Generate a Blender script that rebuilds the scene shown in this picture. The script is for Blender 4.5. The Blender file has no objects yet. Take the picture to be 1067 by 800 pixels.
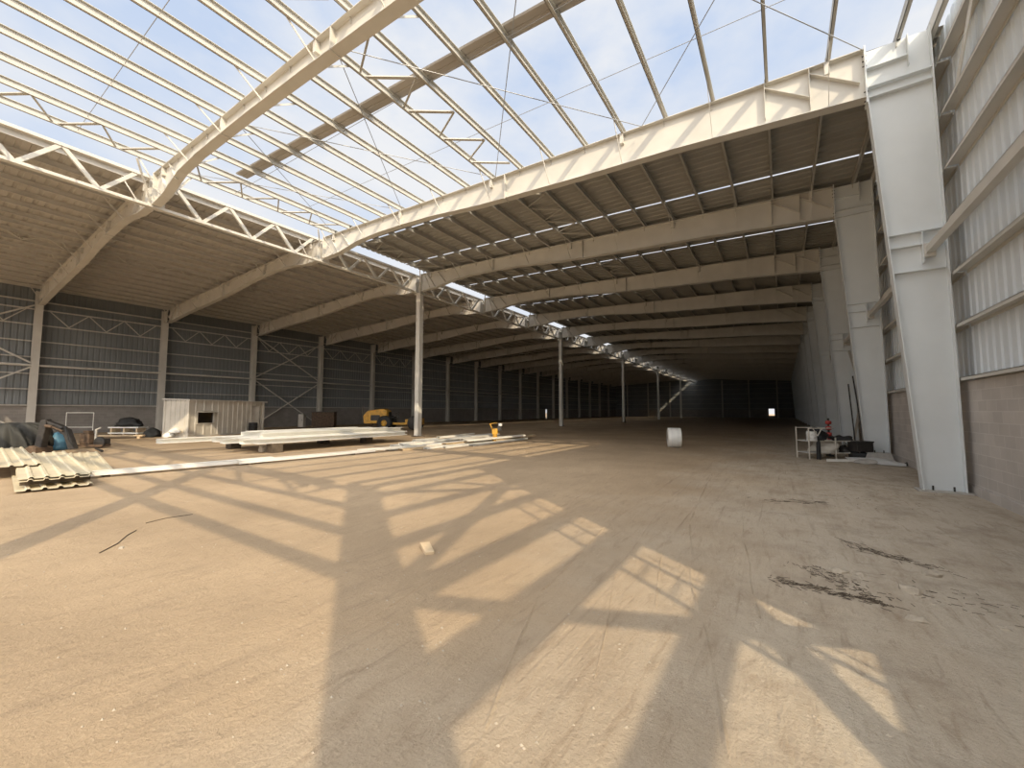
import bpy, math, random
from mathutils import Vector, Matrix, noise as mnoise
random.seed(7)
S = bpy.context.scene
COL = S.collection

# ------------------------------------------------------------------ camera, light, exposure
CAM_F, CAM_YAW, CAM_PITCH, CAM_ROLL, CAM_H = 424.6, .5856, .066, .0011, 1.6
cam = bpy.data.cameras.new('camera'); cam_o = bpy.data.objects.new('camera', cam); COL.objects.link(cam_o)
fw = Vector((-math.sin(CAM_YAW)*math.cos(CAM_PITCH), math.cos(CAM_YAW)*math.cos(CAM_PITCH), math.sin(CAM_PITCH)))
rt = Vector((math.cos(CAM_YAW), math.sin(CAM_YAW), 0)); up = rt.cross(fw)
r2 = math.cos(CAM_ROLL)*rt + math.sin(CAM_ROLL)*up; u2 = -math.sin(CAM_ROLL)*rt + math.cos(CAM_ROLL)*up
cam_o.matrix_world = Matrix(((r2.x, u2.x, -fw.x, 0), (r2.y, u2.y, -fw.y, 0), (r2.z, u2.z, -fw.z, CAM_H), (0, 0, 0, 1)))
cam.sensor_width = 36; cam.lens = CAM_F/1067*36; cam.clip_end = 600; cam.clip_start = .05
S.camera = cam_o

SUN_E = 3.1; SUN_COL = (1, .83, .58); SKY_K = 1.12; GLOW_FILL = 2.2; EXPO = .28
COT = 1.30
sun = bpy.data.lights.new('sun', 'SUN'); sun.energy = SUN_E; sun.color = SUN_COL; sun.angle = math.radians(.6)
sun_o = bpy.data.objects.new('sun', sun); COL.objects.link(sun_o)
SD = Vector((.815*COT, -.58*COT, 1)).normalized()
sun_o.rotation_euler = SD.to_track_quat('Z', 'Y').to_euler(); sun_o.location = (30, -30, 40)

W = bpy.data.worlds.new('sky'); S.world = W; W.use_nodes = True
nt = W.node_tree; nt.nodes.clear()
def nn(t, kind, **kw):
    n = t.nodes.new(kind)
    for k, v in kw.items(): setattr(n, k, v)
    return n
out = nn(nt, 'ShaderNodeOutputWorld'); bg = nn(nt, 'ShaderNodeBackground'); tc = nn(nt, 'ShaderNodeTexCoord')
sep = nn(nt, 'ShaderNodeSeparateXYZ'); nt.links.new(tc.outputs['Generated'], sep.inputs[0])
ramp = nn(nt, 'ShaderNodeValToRGB'); nt.links.new(sep.outputs[2], ramp.inputs[0])
ramp.color_ramp.elements[0].position = .0; ramp.color_ramp.elements[0].color = (.66, .65, .64, 1)
ramp.color_ramp.elements[1].position = .75; ramp.color_ramp.elements[1].color = (.33, .44, .64, 1)
e = ramp.color_ramp.elements.new(.3); e.color = (.51, .57, .67, 1)
mp = nn(nt, 'ShaderNodeMapping'); mp.inputs['Scale'].default_value = (1.1, 1.1, 2.2); nt.links.new(tc.outputs['Generated'], mp.inputs[0])
nz = nn(nt, 'ShaderNodeTexNoise'); nz.inputs['Scale'].default_value = 2.4; nz.inputs['Detail'].default_value = 6; nz.inputs['Roughness'].default_value = .55
nt.links.new(mp.outputs[0], nz.inputs['Vector'])
cr = nn(nt, 'ShaderNodeValToRGB'); cr.color_ramp.elements[0].position = .36; cr.color_ramp.elements[1].position = .60
cr.color_ramp.elements[0].color = (.15, .15, .15, 1)
nt.links.new(nz.outputs[0], cr.inputs[0])
mx = nn(nt, 'ShaderNodeMixRGB'); nt.links.new(cr.outputs[0], mx.inputs[0]); nt.links.new(ramp.outputs[0], mx.inputs[1]); mx.inputs[2].default_value = (.64, .65, .67, 1)
# extra sky glow around the sun, out of view, added to lift the shade
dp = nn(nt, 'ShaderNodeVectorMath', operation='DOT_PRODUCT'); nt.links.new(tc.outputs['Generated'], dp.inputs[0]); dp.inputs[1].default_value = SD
mr = nn(nt, 'ShaderNodeMapRange', interpolation_type='SMOOTHSTEP'); nt.links.new(dp.outputs['Value'], mr.inputs[0]); mr.inputs[1].default_value = .25; mr.inputs[2].default_value = 1.0; mr.inputs[4].default_value = GLOW_FILL
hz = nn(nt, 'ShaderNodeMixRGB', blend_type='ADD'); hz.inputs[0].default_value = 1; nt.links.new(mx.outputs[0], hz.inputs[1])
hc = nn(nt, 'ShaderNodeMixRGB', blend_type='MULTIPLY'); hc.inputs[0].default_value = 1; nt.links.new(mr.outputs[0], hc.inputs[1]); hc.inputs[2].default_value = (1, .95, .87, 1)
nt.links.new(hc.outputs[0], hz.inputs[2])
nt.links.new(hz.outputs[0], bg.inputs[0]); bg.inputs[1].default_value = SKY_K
nt.links.new(bg.outputs[0], out.inputs[0])
vs = S.view_settings; vs.view_transform = 'Standard'; vs.look = 'None'; vs.exposure = EXPO; vs.gamma = 1; vs.use_curve_mapping = False

# ------------------------------------------------------------------ helpers
ORD = 'first second third fourth fifth sixth seventh eighth ninth tenth eleventh twelfth thirteenth fourteenth fifteenth sixteenth seventeenth eighteenth nineteenth twentieth'.split()
class MB:
    def __init__(s): s.v = []; s.f = []; s.sm = []
    def poly(s, vs, fs, smooth=False):
        b = len(s.v); s.v += [tuple(v) for v in vs]
        for f in fs: s.f.append(tuple(b+i for i in f)); s.sm.append(smooth)
        return s
    def box(s, x0, y0, z0, x1, y1, z1):
        v = [(x, y, z) for x in (x0, x1) for y in (y0, y1) for z in (z0, z1)]
        return s.poly(v, [(0, 1, 3, 2), (4, 6, 7, 5), (0, 4, 5, 1), (2, 3, 7, 6), (0, 2, 6, 4), (1, 5, 7, 3)])
    def bar(s, p, q, w, h, upv=(0, 0, 1)):
        p = Vector(p); q = Vector(q); d = (q-p).normalized(); u = Vector(upv)
        if abs(d.dot(u)) > .98: u = Vector((1, 0, 0))
        a = d.cross(u).normalized(); u = a.cross(d)
        v = [c + a*(w/2*i) + u*(h/2*j) for c in (p, q) for i, j in ((-1, -1), (1, -1), (1, 1), (-1, 1))]
        return s.poly(v, [(3, 2, 1, 0), (4, 5, 6, 7), (0, 1, 5, 4), (1, 2, 6, 5), (2, 3, 7, 6), (3, 0, 4, 7)])
    def tube(s, pts, r, n=8, caps=True):
        pts = [Vector(p) for p in pts]; rs = r if isinstance(r, (list, tuple)) else [r]*len(pts)
        vv = []; ref = None
        for i, p in enumerate(pts):
            d = (pts[min(i+1, len(pts)-1)]-pts[max(i-1, 0)]).normalized()
            if ref is None:
                ref = Vector((0, 0, 1)) if abs(d.z) < .9 else Vector((1, 0, 0))
            a = d.cross(ref).normalized(); ref = a.cross(d).normalized()
            vv += [p + (a*math.cos(2*math.pi*k/n) + ref*math.sin(2*math.pi*k/n))*rs[i] for k in range(n)]
        m = len(pts)
        s.poly(vv, [(i*n+k, i*n+(k+1) % n, (i+1)*n+(k+1) % n, (i+1)*n+k) for i in range(m-1) for k in range(n)], True)
        if caps:
            s.poly(vv[:n], [tuple(range(n))[::-1]]); s.poly(vv[-n:], [tuple(range(n))])
        return s
    def prism(s, pts, off):           # polygon (3D points) pushed along off, both sides closed
        off = Vector(off); a = [Vector(p) for p in pts]; n = len(a)
        return s.poly(a+[p+off for p in a], [tuple(range(n))[::-1], tuple(range(n, 2*n))] + [(i, (i+1) % n, n+(i+1) % n, n+i) for i in range(n)])
    def strip(s, prof, w0, w1, t):    # plate following an XZ profile, from y=w0 to w1, thickness t upward
        n = len(prof); v = []
        for x, z in prof: v += [(x, w0, z), (x, w1, z), (x, w1, z+t), (x, w0, z+t)]
        f = [(0, 1, 2, 3), tuple(4*(n-1)+k for k in (3, 2, 1, 0))]
        for i in range(n-1):
            for k in range(4): f.append((4*i+k, 4*i+4+k, 4*i+4+(k+1) % 4, 4*i+(k+1) % 4))
        return s.poly(v, f)
    def channel(s, p, q, w, lip, t, upv, side):  # C section along p-q: web of width w along upv, lips toward side
        p = Vector(p); q = Vector(q); u = Vector(upv); sd = Vector(side)
        def slab(c0, a, b, la, lb):
            v = []
            for c in (p, q):
                b0 = c+c0
                v += [b0, b0+a*la, b0+a*la+b*lb, b0+b*lb]
            s.poly(v, [(3, 2, 1, 0), (4, 5, 6, 7), (0, 1, 5, 4), (1, 2, 6, 5), (2, 3, 7, 6), (3, 0, 4, 7)])
        slab(Vector(), u, sd, w, t)
        slab(Vector(), u, sd, t, lip)
        slab(u*(w-t), u, sd, t, lip)
        return s
    def lathe(s, prof, axis_o, axis_d, n=20):   # prof: (radius, along)
        o = Vector(axis_o); d = Vector(axis_d).normalized(); r = Vector((0, 0, 1)) if abs(d.z) < .9 else Vector((1, 0, 0))
        a = d.cross(r).normalized(); b = d.cross(a)
        m = len(prof); v = [o+d*h+(a*math.cos(2*math.pi*k/n)+b*math.sin(2*math.pi*k/n))*rr for rr, h in prof for k in range(n)]
        s.poly(v, [(i*n+k, i*n+(k+1) % n, (i+1)*n+(k+1) % n, (i+1)*n+k) for i in range(m-1) for k in range(n)], True)
        return s
    def mesh(s, name, mat, off=(0, 0, 0)):
        me = bpy.data.meshes.new(name); o = Vector(off)
        me.from_pydata([Vector(v)-o for v in s.v], [], s.f); me.polygons.foreach_set('use_smooth', s.sm)
        if mat: me.materials.append(mat)
        me.update(); return me
    def build(s, name, mat, parent=None, off=(0, 0, 0), bevel=0, recalc=True):
        me = s.mesh(name, mat, off)
        if recalc:
            import bmesh
            b = bmesh.new(); b.from_mesh(me); bmesh.ops.recalc_face_normals(b, faces=b.faces); b.to_mesh(me); b.free()
        o = bpy.data.objects.new(name, me); COL.objects.link(o)
        if parent: o.parent = parent
        if bevel:
            m = o.modifiers.new('edge', 'BEVEL'); m.width = bevel; m.segments = 2; m.limit_method = 'ANGLE'
        return o
def tag(o, label=None, cat=None, group=None, kind=None):
    for k, v in (('label', label), ('category', cat), ('group', group), ('kind', kind)):
        if v: o[k] = v
    return o
def thing(name, label, cat, loc=(0, 0, 0), rz=0, group=None, kind='thing'):
    o = bpy.data.objects.new(name, None); COL.objects.link(o); o.location = loc; o.rotation_euler = (0, 0, rz); o.empty_display_size = .2
    return tag(o, label, cat, group, kind)
def dup(o, loc=None, label=None, rz=None):
    c = o.copy(); COL.objects.link(c)
    if loc is not None: c.location = loc
    if rz is not None: c.rotation_euler = (0, 0, rz)
    if label: c['label'] = label
    for ch in list(o.children):
        k = ch.copy(); COL.objects.link(k); k.parent = c
        for g in list(ch.children):
            q = g.copy(); COL.objects.link(q); q.parent = k
    return c
def struct(o, label=None, cat=None):
    o['kind'] = 'structure'
    return tag(o, label, cat)

# ------------------------------------------------------------------ materials
def mat(name, col, rough=.6, metal=0, var=.12, scale=6, bump=0, bscale=30, col2=None, detail=5, stretch=None):
    m = bpy.data.materials.new(name); m.use_nodes = True; t = m.node_tree; b = t.nodes['Principled BSDF']
    b.inputs['Roughness'].default_value = rough; b.inputs['Metallic'].default_value = metal
    tc = nn(t, 'ShaderNodeTexCoord'); vec = tc.outputs['Object']
    if stretch:
        mp = nn(t, 'ShaderNodeMapping'); mp.inputs['Scale'].default_value = stretch; t.links.new(vec, mp.inputs[0]); vec = mp.outputs[0]
    n = nn(t, 'ShaderNodeTexNoise'); n.inputs['Scale'].default_value = scale; n.inputs['Detail'].default_value = detail; t.links.new(vec, n.inputs['Vector'])
    r = nn(t, 'ShaderNodeValToRGB'); r.color_ramp.elements[0].position = .3; r.color_ramp.elements[1].position = .7
    c2 = col2 or tuple(c*(1-var) for c in col); c1 = col if col2 else tuple(min(1, c*(1+var*.5)) for c in col)
    r.color_ramp.elements[0].color = (*c2, 1); r.color_ramp.elements[1].color = (*c1, 1)
    t.links.new(n.outputs[0], r.inputs[0]); t.links.new(r.outputs[0], b.inputs['Base Color'])
    if bump:
        n2 = nn(t, 'ShaderNodeTexNoise'); n2.inputs['Scale'].default_value = bscale; n2.inputs['Detail'].default_value = 4; t.links.new(vec, n2.inputs['Vector'])
        bp = nn(t, 'ShaderNodeBump'); bp.inputs['Strength'].default_value = bump; bp.inputs['Distance'].default_value = .02
        t.links.new(n2.outputs[0], bp.inputs['Height']); t.links.new(bp.outputs[0], b.inputs['Normal'])
    return m
M_paint = mat('cream painted steel', (.63, .605, .55), .5, 0, .08, 1.3)
M_white = mat('white primer steel', (.71, .74, .745), .5, 0, .06, 1.1)
M_purlin = mat('pale purlin steel', (.50, .48, .43), .5, 0, .1, 1.5)
M_left = mat('cream steel toned for shade', (.54, .51, .46), .55, 0, .1, 1.3)  # cream steel of the far side, darkened to put the hall's shade in
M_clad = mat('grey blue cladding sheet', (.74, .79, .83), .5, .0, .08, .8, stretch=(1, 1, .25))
M_cladl = mat('zinc cladding toned for shade', (.19, .20, .205), .5, .0, .12, .7)  # same sheet as the right wall, with interior shade put into its colour
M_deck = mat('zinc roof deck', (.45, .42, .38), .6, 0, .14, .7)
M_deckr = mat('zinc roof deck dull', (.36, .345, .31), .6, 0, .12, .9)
M_galv = mat('galvanised sheet', (.70, .70, .68), .4, .2, .12, 2)
M_concrete = mat('concrete', (.46, .43, .39), .9, 0, .2, 5, .4, 40)
M_black = mat('black rubber', (.02, .02, .02), .7, 0, .3, 5)
M_dark = mat('dark greasy steel', (.045, .04, .036), .55, .2, .4, 8, .3)
M_yellow = mat('machine yellow paint', (.62, .33, .035), .5, 0, .35, 4)
M_brown = mat('brown timber', (.10, .075, .05), .85, 0, .4, 6, .3)
M_lumber = mat('pale timber', (.55, .42, .27), .8, 0, .25, 6)
M_cont = mat('off white cabin paint', (.58, .54, .47), .6, 0, .16, 1.6)
M_blue = mat('blue plastic', (.09, .22, .32), .5, 0, .25, 3)
M_red = mat('red paint', (.42, .05, .04), .5, 0, .3, 6)
M_wrap = mat('white plastic wrap', (.80, .79, .75), .35, 0, .08, 3)
M_tarp = mat('dark grey tarpaulin', (.045, .044, .038), .8, 0, .45, 3, .4, 12, col2=(.02, .02, .018))
M_stone = mat('pale stone', (.42, .36, .28), .95, 0, .25, 9, .5, 30)
M_beam = mat('white primed beam', (.80, .78, .72), .45, 0, .08, 1.5)
M_tan = mat('sunlit tan roof sheet', (.66, .58, .42), .45, .1, .15, 1.5)
M_glass = mat('dark window glass', (.012, .012, .012), .15, 0, .1, 2)
M_rust = mat('rusty scrap', (.13, .085, .055), .8, .2, .5, 7, .4)
M_rope = mat('steel rod', (.40, .40, .40), .4, .5, .1, 4)

# dry dirt ground: sand, darker trodden earth, stains, ruts
def ground_material():
    m = bpy.data.materials.new('dry dirt'); m.use_nodes = True; t = m.node_tree; b = t.nodes['Principled BSDF']
    b.inputs['Roughness'].default_value = .95; b.inputs['Specular IOR Level'].default_value = .15
    L = t.links; tc = nn(t, 'ShaderNodeTexCoord'); P = tc.outputs['Object']
    def noise(scale, detail=6, rough=.55, stretch=None, dist=0):
        v = P
        if stretch:
            mp = nn(t, 'ShaderNodeMapping'); mp.inputs['Scale'].default_value = stretch; mp.inputs['Rotation'].default_value = (0, 0, .04); L.new(P, mp.inputs[0]); v = mp.outputs[0]
        n = nn(t, 'ShaderNodeTexNoise'); n.inputs['Scale'].default_value = scale; n.inputs['Detail'].default_value = detail
        n.inputs['Roughness'].default_value = rough; n.inputs['Distortion'].default_value = dist; L.new(v, n.inputs['Vector']); return n.outputs[0]
    def rampv(x, a, b2):
        r = nn(t, 'ShaderNodeMapRange'); r.inputs[1].default_value = a; r.inputs[2].default_value = b2; L.new(x, r.inputs[0]); return r.outputs[0]
    def mix(f, a, c):
        x = nn(t, 'ShaderNodeMixRGB')
        if isinstance(f, float): x.inputs[0].default_value = f
        else: L.new(f, x.inputs[0])
        for i, q in ((1, a), (2, c)):
            if isinstance(q, tuple): x.inputs[i].default_value = (*q, 1)
            else: L.new(q, x.inputs[i])
        return x.outputs[0]
    def math_(op, a, c):
        x = nn(t, 'ShaderNodeMath', operation=op)
        for i, q in ((0, a), (1, c)):
            if isinstance(q, (int, float)): x.inputs[i].default_value = q
            else: L.new(q, x.inputs[i])
        return x.outputs[0]
    base = mix(rampv(noise(.35, 6), .35, .65), (.345, .258, .170), (.445, .335, .222))
    # the trodden greyer earth towards the block wall: a worn patch with a ragged edge
    sp = nn(t, 'ShaderNodeSeparateXYZ'); L.new(P, sp.inputs[0])
    edge = math_('ADD', sp.outputs[0], math_('MULTIPLY', math_('SUBTRACT', noise(.5, 4), .5), 5.0))
    worn = rampv(edge, -2.6, .8)
    base = mix(math_('MULTIPLY', worn, .85), base, (.53, .465, .375))
    base = mix(math_('MULTIPLY', math_('MULTIPLY', worn, rampv(noise(1.6, 9, .72), .5, .62)), .55), base, (.30, .24, .18))
    base = mix(math_('MULTIPLY', rampv(noise(1.4, 9, .68, (1.5, .5, 1)), .48, .68), .5), base, (.33, .25, .17))
    base = mix(math_('MULTIPLY', rampv(noise(7, 8, .7, (1.6, .3, 1), .6), .54, .68), .55), base, (.28, .21, .145))
    base = mix(math_('MULTIPLY', rampv(noise(14, 8, .75, (.5, 1.6, 1), .8), .57, .70), .35), base, (.265, .20, .14))
    base = mix(math_('MULTIPLY', rampv(noise(60, 3), .58, .72), .4), base, (.23, .18, .12))
    base = mix(math_('MULTIPLY', rampv(noise(38, 3), .62, .72), .4), base, (.58, .47, .34))
    # wheel ruts running into the hall
    rut = rampv(noise(4.2, 3, .5, (2.8, .07, 1), .5), .57, .66)
    zone = math_('MULTIPLY', rampv(sp.outputs[0], -4.2, -2.2), math_('SUBTRACT', 1, rampv(sp.outputs[0], .2, 1.2)))
    rut = math_('MULTIPLY', rut, rampv(noise(.9, 3), .42, .62))
    base = mix(math_('MULTIPLY', math_('MULTIPLY', rut, zone), .35), base, (.27, .21, .15))
    L.new(base, b.inputs['Base Color'])
    h = math_('ADD', math_('MULTIPLY', noise(2.5, 10, .7), .9), math_('MULTIPLY', noise(40, 8, .75), .18))
    h = math_('SUBTRACT', h, math_('MULTIPLY', math_('MULTIPLY', rut, zone), .16))
    h = math_('ADD', h, math_('MULTIPLY', noise(9, 6, .65, (1.8, .4, 1), 1.0), .35))
    wv = nn(t, 'ShaderNodeTexWave'); wv.inputs['Scale'].default_value = 2.2; wv.inputs['Distortion'].default_value = 14; wv.inputs['Detail'].default_value = 4; wv.inputs['Detail Scale'].default_value = 1.0
    L.new(P, wv.inputs['Vector'])
    h = math_('ADD', h, math_('MULTIPLY', wv.outputs['Fac'], .05))
    bp = nn(t, 'ShaderNodeBump'); bp.inputs['Strength'].default_value = .8; bp.inputs['Distance'].default_value = .065
    L.new(h, bp.inputs['Height']); L.new(bp.outputs[0], b.inputs['Normal'])
    return m
M_ground = ground_material()
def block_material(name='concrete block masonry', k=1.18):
    m = bpy.data.materials.new(name); m.use_nodes = True; t = m.node_tree; b = t.nodes['Principled BSDF']; L = t.links
    b.inputs['Roughness'].default_value = .95
    tc = nn(t, 'ShaderNodeTexCoord'); mp = nn(t, 'ShaderNodeMapping'); L.new(tc.outputs['Object'], mp.inputs[0])
    sx = nn(t, 'ShaderNodeSeparateXYZ'); L.new(tc.outputs['Object'], sx.inputs[0])
    ad = nn(t, 'ShaderNodeMath', operation='ADD'); L.new(sx.outputs[0], ad.inputs[0]); L.new(sx.outputs[1], ad.inputs[1])
    cx = nn(t, 'ShaderNodeCombineXYZ'); L.new(ad.outputs[0], cx.inputs[0]); L.new(sx.outputs[2], cx.inputs[1])
    br = nn(t, 'ShaderNodeTexBrick'); L.new(cx.outputs[0], br.inputs['Vector'])
    br.inputs['Scale'].default_value = 1; br.inputs['Brick Width'].default_value = .4; br.inputs['Row Height'].default_value = .2; br.inputs['Mortar Size'].default_value = .008
    br.inputs['Color1'].default_value = tuple(k*c for c in (.46, .42, .385)) + (1,); br.inputs['Color2'].default_value = tuple(k*c for c in (.40, .365, .335)) + (1,); br.inputs['Mortar'].default_value = tuple(k*c for c in (.50, .465, .43)) + (1,)
    n = nn(t, 'ShaderNodeTexNoise'); n.inputs['Scale'].default_value = 1.3; n.inputs['Detail'].default_value = 7; L.new(tc.outputs['Object'], n.inputs['Vector'])
    mx = nn(t, 'ShaderNodeMixRGB', blend_type='MULTIPLY'); mx.inputs[0].default_value = .5; L.new(br.outputs[0], mx.inputs[1]); L.new(n.outputs[0], mx.inputs[2])
    mm = nn(t, 'ShaderNodeMixRGB', blend_type='ADD'); mm.inputs[0].default_value = .25; L.new(mx.outputs[0], mm.inputs[1]); L.new(br.outputs[0], mm.inputs[2])
    L.new(mm.outputs[0], b.inputs['Base Color'])
    bp = nn(t, 'ShaderNodeBump'); bp.inputs['Strength'].default_value = .5; bp.inputs['Distance'].default_value = .01; bp.invert = True
    L.new(br.outputs['Fac'], bp.inputs['Height']); L.new(bp.outputs[0], b.inputs['Normal'])
    return m
M_block = block_material(); M_blockl = block_material('grey block masonry toned for shade', .55)  # left copy of the blocks carries the hall's shade as a darker tone

# ------------------------------------------------------------------ building dimensions
RX = -19.3                     # ridge line
BAY = 6.7; Y1 = 11.62
def fy(i): return Y1 + BAY*(i-1)
F0, FN = -1, 17                # open front frame ... last frame before the end wall
YF = fy(F0); YE = fy(FN)+.3
def mir(x): return 2*RX - x
def ztop(x):                   # top of the rafters
    if x < RX: x = mir(x)
    return 9.68 + .0335*(1.8-x)
SPC = 1.215
PX = [2.35-SPC*k for k in range(18)]
PD = .20                       # purlin depth

# ------------------------------------------------------------------ setting: ground, walls, roof decks
g = MB(); g.poly([(-220, -160, 0), (220, -160, 0), (220, 260, 0), (-220, 260, 0)], [(0, 1, 2, 3)])
struct(g.build('floor', M_ground, recalc=False), 'dry sandy dirt floor crossed by roof frame shadows', 'floor')

def corr(mb, a, b, z0, z1, pitch, depth, nrm, along):   # upright corrugated sheet from a to b along axis
    n = max(1, int(round((b-a)/pitch))); p = (b-a)/n; pts = []
    for i in range(n):
        for q, d in ((0, 0), (.62, 0), (.70, 1), (.92, 1)): pts.append((a+p*(i+q), d*depth))
    pts.append((b, 0)); v = []
    for t, d in pts:
        for z in (z0, z1): v.append((nrm[0]+nrm[2]*d, t, z) if along == 'y' else (t, nrm[1]+nrm[2]*d, z))
    mb.poly(v, [(2*i, 2*i+2, 2*i+3, 2*i+1) for i in range(len(pts)-1)])
WX = 3.16; CLAD0 = 1.72
m = MB(); corr(m, CLAD0, YE, 2.2, ztop(2.9)+.2, .30, .035, (WX, 0, 1), 'y')
struct(m.build('wall_right', M_clad, recalc=False), 'grey blue corrugated cladding above the block wall', 'wall')
m = MB(); m.box(3.04, YF-.4, 0, 3.24, YE, 2.19); m.box(3.01, YF-.4, 0, 3.04, YE, .16)
struct(m.build('wall_right_base', M_block), 'low grey concrete block wall beside the tapered columns', 'wall')
LX = -41.75
dy0, dy1, dz1 = 75.6, 76.5, 2.0        # doorway far down the left wall
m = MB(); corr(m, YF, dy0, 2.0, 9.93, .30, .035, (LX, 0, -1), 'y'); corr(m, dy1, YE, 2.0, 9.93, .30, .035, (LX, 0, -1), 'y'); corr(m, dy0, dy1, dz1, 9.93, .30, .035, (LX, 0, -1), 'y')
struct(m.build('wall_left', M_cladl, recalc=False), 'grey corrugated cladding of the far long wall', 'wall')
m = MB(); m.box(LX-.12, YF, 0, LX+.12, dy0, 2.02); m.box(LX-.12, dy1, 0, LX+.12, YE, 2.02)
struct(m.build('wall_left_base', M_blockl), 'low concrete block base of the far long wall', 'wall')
ex0, ex1, ez0, ez1 = -2.9, -1.7, .5, 2.2     # opening in the end wall
zt = lambda x: ztop(x)+.3
m = MB()
def endcorr(a, b, z0):
    n = int((b-a)/.3)+1; v = []
    for i in range(n+1):
        x = a+(b-a)*i/n
        for q, d in ((0, 0), (.5, .035)):
            xx = min(b, x+q*.3); v += [(xx, YE+d, z0), (xx, YE+d, zt(xx))]
    m.poly(v, [(2*i, 2*i+2, 2*i+3, 2*i+1) for i in range(len(v)//2-1)])
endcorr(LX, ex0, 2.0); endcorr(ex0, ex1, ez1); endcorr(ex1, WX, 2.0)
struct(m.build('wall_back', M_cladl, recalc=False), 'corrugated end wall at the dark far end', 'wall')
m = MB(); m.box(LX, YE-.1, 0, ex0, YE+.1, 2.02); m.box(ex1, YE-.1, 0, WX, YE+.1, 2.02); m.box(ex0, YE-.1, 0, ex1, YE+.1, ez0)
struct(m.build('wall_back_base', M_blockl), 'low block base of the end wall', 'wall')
m = MB(); m.box(ex0-.06, YE-.14, ez0, ex0, YE+.12, ez1); m.box(ex1, YE-.14, ez0, ex1+.06, YE+.12, ez1); m.box(ex0-.06, YE-.14, ez1, ex1+.06, YE+.12, ez1+.08)
struct(m.build('window_1', M_left), 'small bright opening in the dark end wall', 'window')
m = MB(); m.box(LX-.14, dy0-.08, 0, LX+.14, dy0, dz1+.02); m.box(LX-.14, dy1, 0, LX+.14, dy1+.08, dz1+.02)
struct(m.build('door_1', M_left), 'narrow bright doorway far down the long wall', 'door')

def deck(mb, x0, x1, y0, y1, pitch=.335, h=.035):
    n = max(1, int(round((y1-y0)/pitch))); p = (y1-y0)/n; v = []
    ys = []
    for i in range(n):
        for q, d in ((0, 0), (.55, 0), (.64, 1), (.92, 1)): ys.append((y0+p*(i+q), d*h))
    ys.append((y1, 0))
    for y, d in ys: v += [(x0, y, ztop(x0)+PD+.01+d), (x1, y, ztop(x1)+PD+.01+d)]
    mb.poly(v, [(2*i, 2*i+1, 2*i+3, 2*i+2) for i in range(len(ys)-1)])
XR0, XR1 = 3.25, -19.02
slits = [13.25, 16.75, 18.98, 22.1] + [fy(i)-2.9 for i in range(4, 8)]
m = MB(); y = Y1+.30; SL = .045
for s in slits + [YE+.2]:
    deck(m, XR0, XR1, y, s-SL if s < YE else s); y = s+SL
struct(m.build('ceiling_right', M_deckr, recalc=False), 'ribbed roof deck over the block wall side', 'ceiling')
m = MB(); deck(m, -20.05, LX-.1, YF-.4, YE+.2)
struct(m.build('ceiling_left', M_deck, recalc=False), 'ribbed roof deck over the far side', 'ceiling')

# ------------------------------------------------------------------ steel frame: columns on the block wall side
def column_right(bolts=True):
    t = thing('tapered_column', 'x', 'column', (2.6, 0, 0), 0, 'tapered columns along the block wall')
    o = (2.6, 0, 0); zk = 8.54; zt_ = 9.66; T = .012
    inner = lambda z: 2.32 + (1.83-2.32)*z/zk
    m = MB(); m.prism([(2.32, -T/2, .03), (2.9, -T/2, .03), (2.84, -T/2, zt_), (1.83, -T/2, zt_), (1.83, -T/2, zk)], (0, T, 0)); m.build('web', M_white, t, o)
    m = MB(); m.prism([(2.32, -.13, .03), (1.83, -.13, zk), (1.81, -.13, zk), (2.30, -.13, .03)], (0, .26, 0)); m.build('inner_flange', M_white, t, o)
    m = MB(); m.prism([(2.90, -.13, .03), (2.84, -.13, zt_+.02), (2.86, -.13, zt_+.02), (2.92, -.13, .03)], (0, .26, 0)); m.build('outer_flange', M_white, t, o)
    m = MB(); m.box(1.79, -.15, zk-.12, 1.815, .15, zt_+.08); m.build('end_plate', M_white, t, o)
    for z in (zk-.02, zk+.22, 5.32, 5.04, 4.5):
        m = MB(); m.box(inner(min(z, zk))+.005, -.12, z, 2.845, .12, z+.014); m.build('stiffener', M_white, t, o)
    m = MB(); m.box(1.83, -.12, 9.2, 2.5, .12, 9.214); m.build('stiffener', M_white, t, o)
    m = MB(); m.box(2.5, -.12, 9.0, 2.514, .12, 9.66); m.build('stiffener', M_white, t, o)
    m = MB(); m.box(2.52, -.14, 4.66, 2.535, .14, 5.3); m.build('bracket', M_white, t, o)
    m = MB(); m.box(2.22, -.2, 0, 2.99, .2, .03); bp_ = m.build('base_plate', M_concrete, t, o)
    for x in (2.45, 2.75):
        for y in (-.08, .08):
            m = MB(); m.tube([(x, y, .03), (x, y, .12)], .016, 6); m.build('anchor_bolt', M_dark, t, o)
    m = MB()
    for z in (zk-.06, zk+.05, zk+.16, 9.3, 9.42, 9.54):
        for y in (-.07, .07): m.tube([(1.815, y, z), (1.835, y, z)], .014, 6); m.tube([(1.76, y, z), (1.79, y, z)], .014, 6)
    m.build('bolts', M_dark, t, o)
    return t
cR = column_right(); first = True
def lab_right(i):
    if i == 0: return 'tapered white steel column beside the viewpoint, just outside the picture'
    if i == 1: return 'nearest tapered white column, tall in the right foreground against the block wall'
    if i == 2: return 'second tapered white column, with scrap and a grey sheet lying at its foot'
    if i == 3: return 'third tapered white column, behind the scrap rack on the block wall side'
    return f'{ORD[i-1]} tapered column from the camera in the receding row along the block wall'
for i in range(0, FN):
    if first: cR.location = (2.6, fy(i), 0); cR['label'] = lab_right(i); first = False
    else: dup(cR, (2.6, fy(i), 0), lab_right(i))
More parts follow.
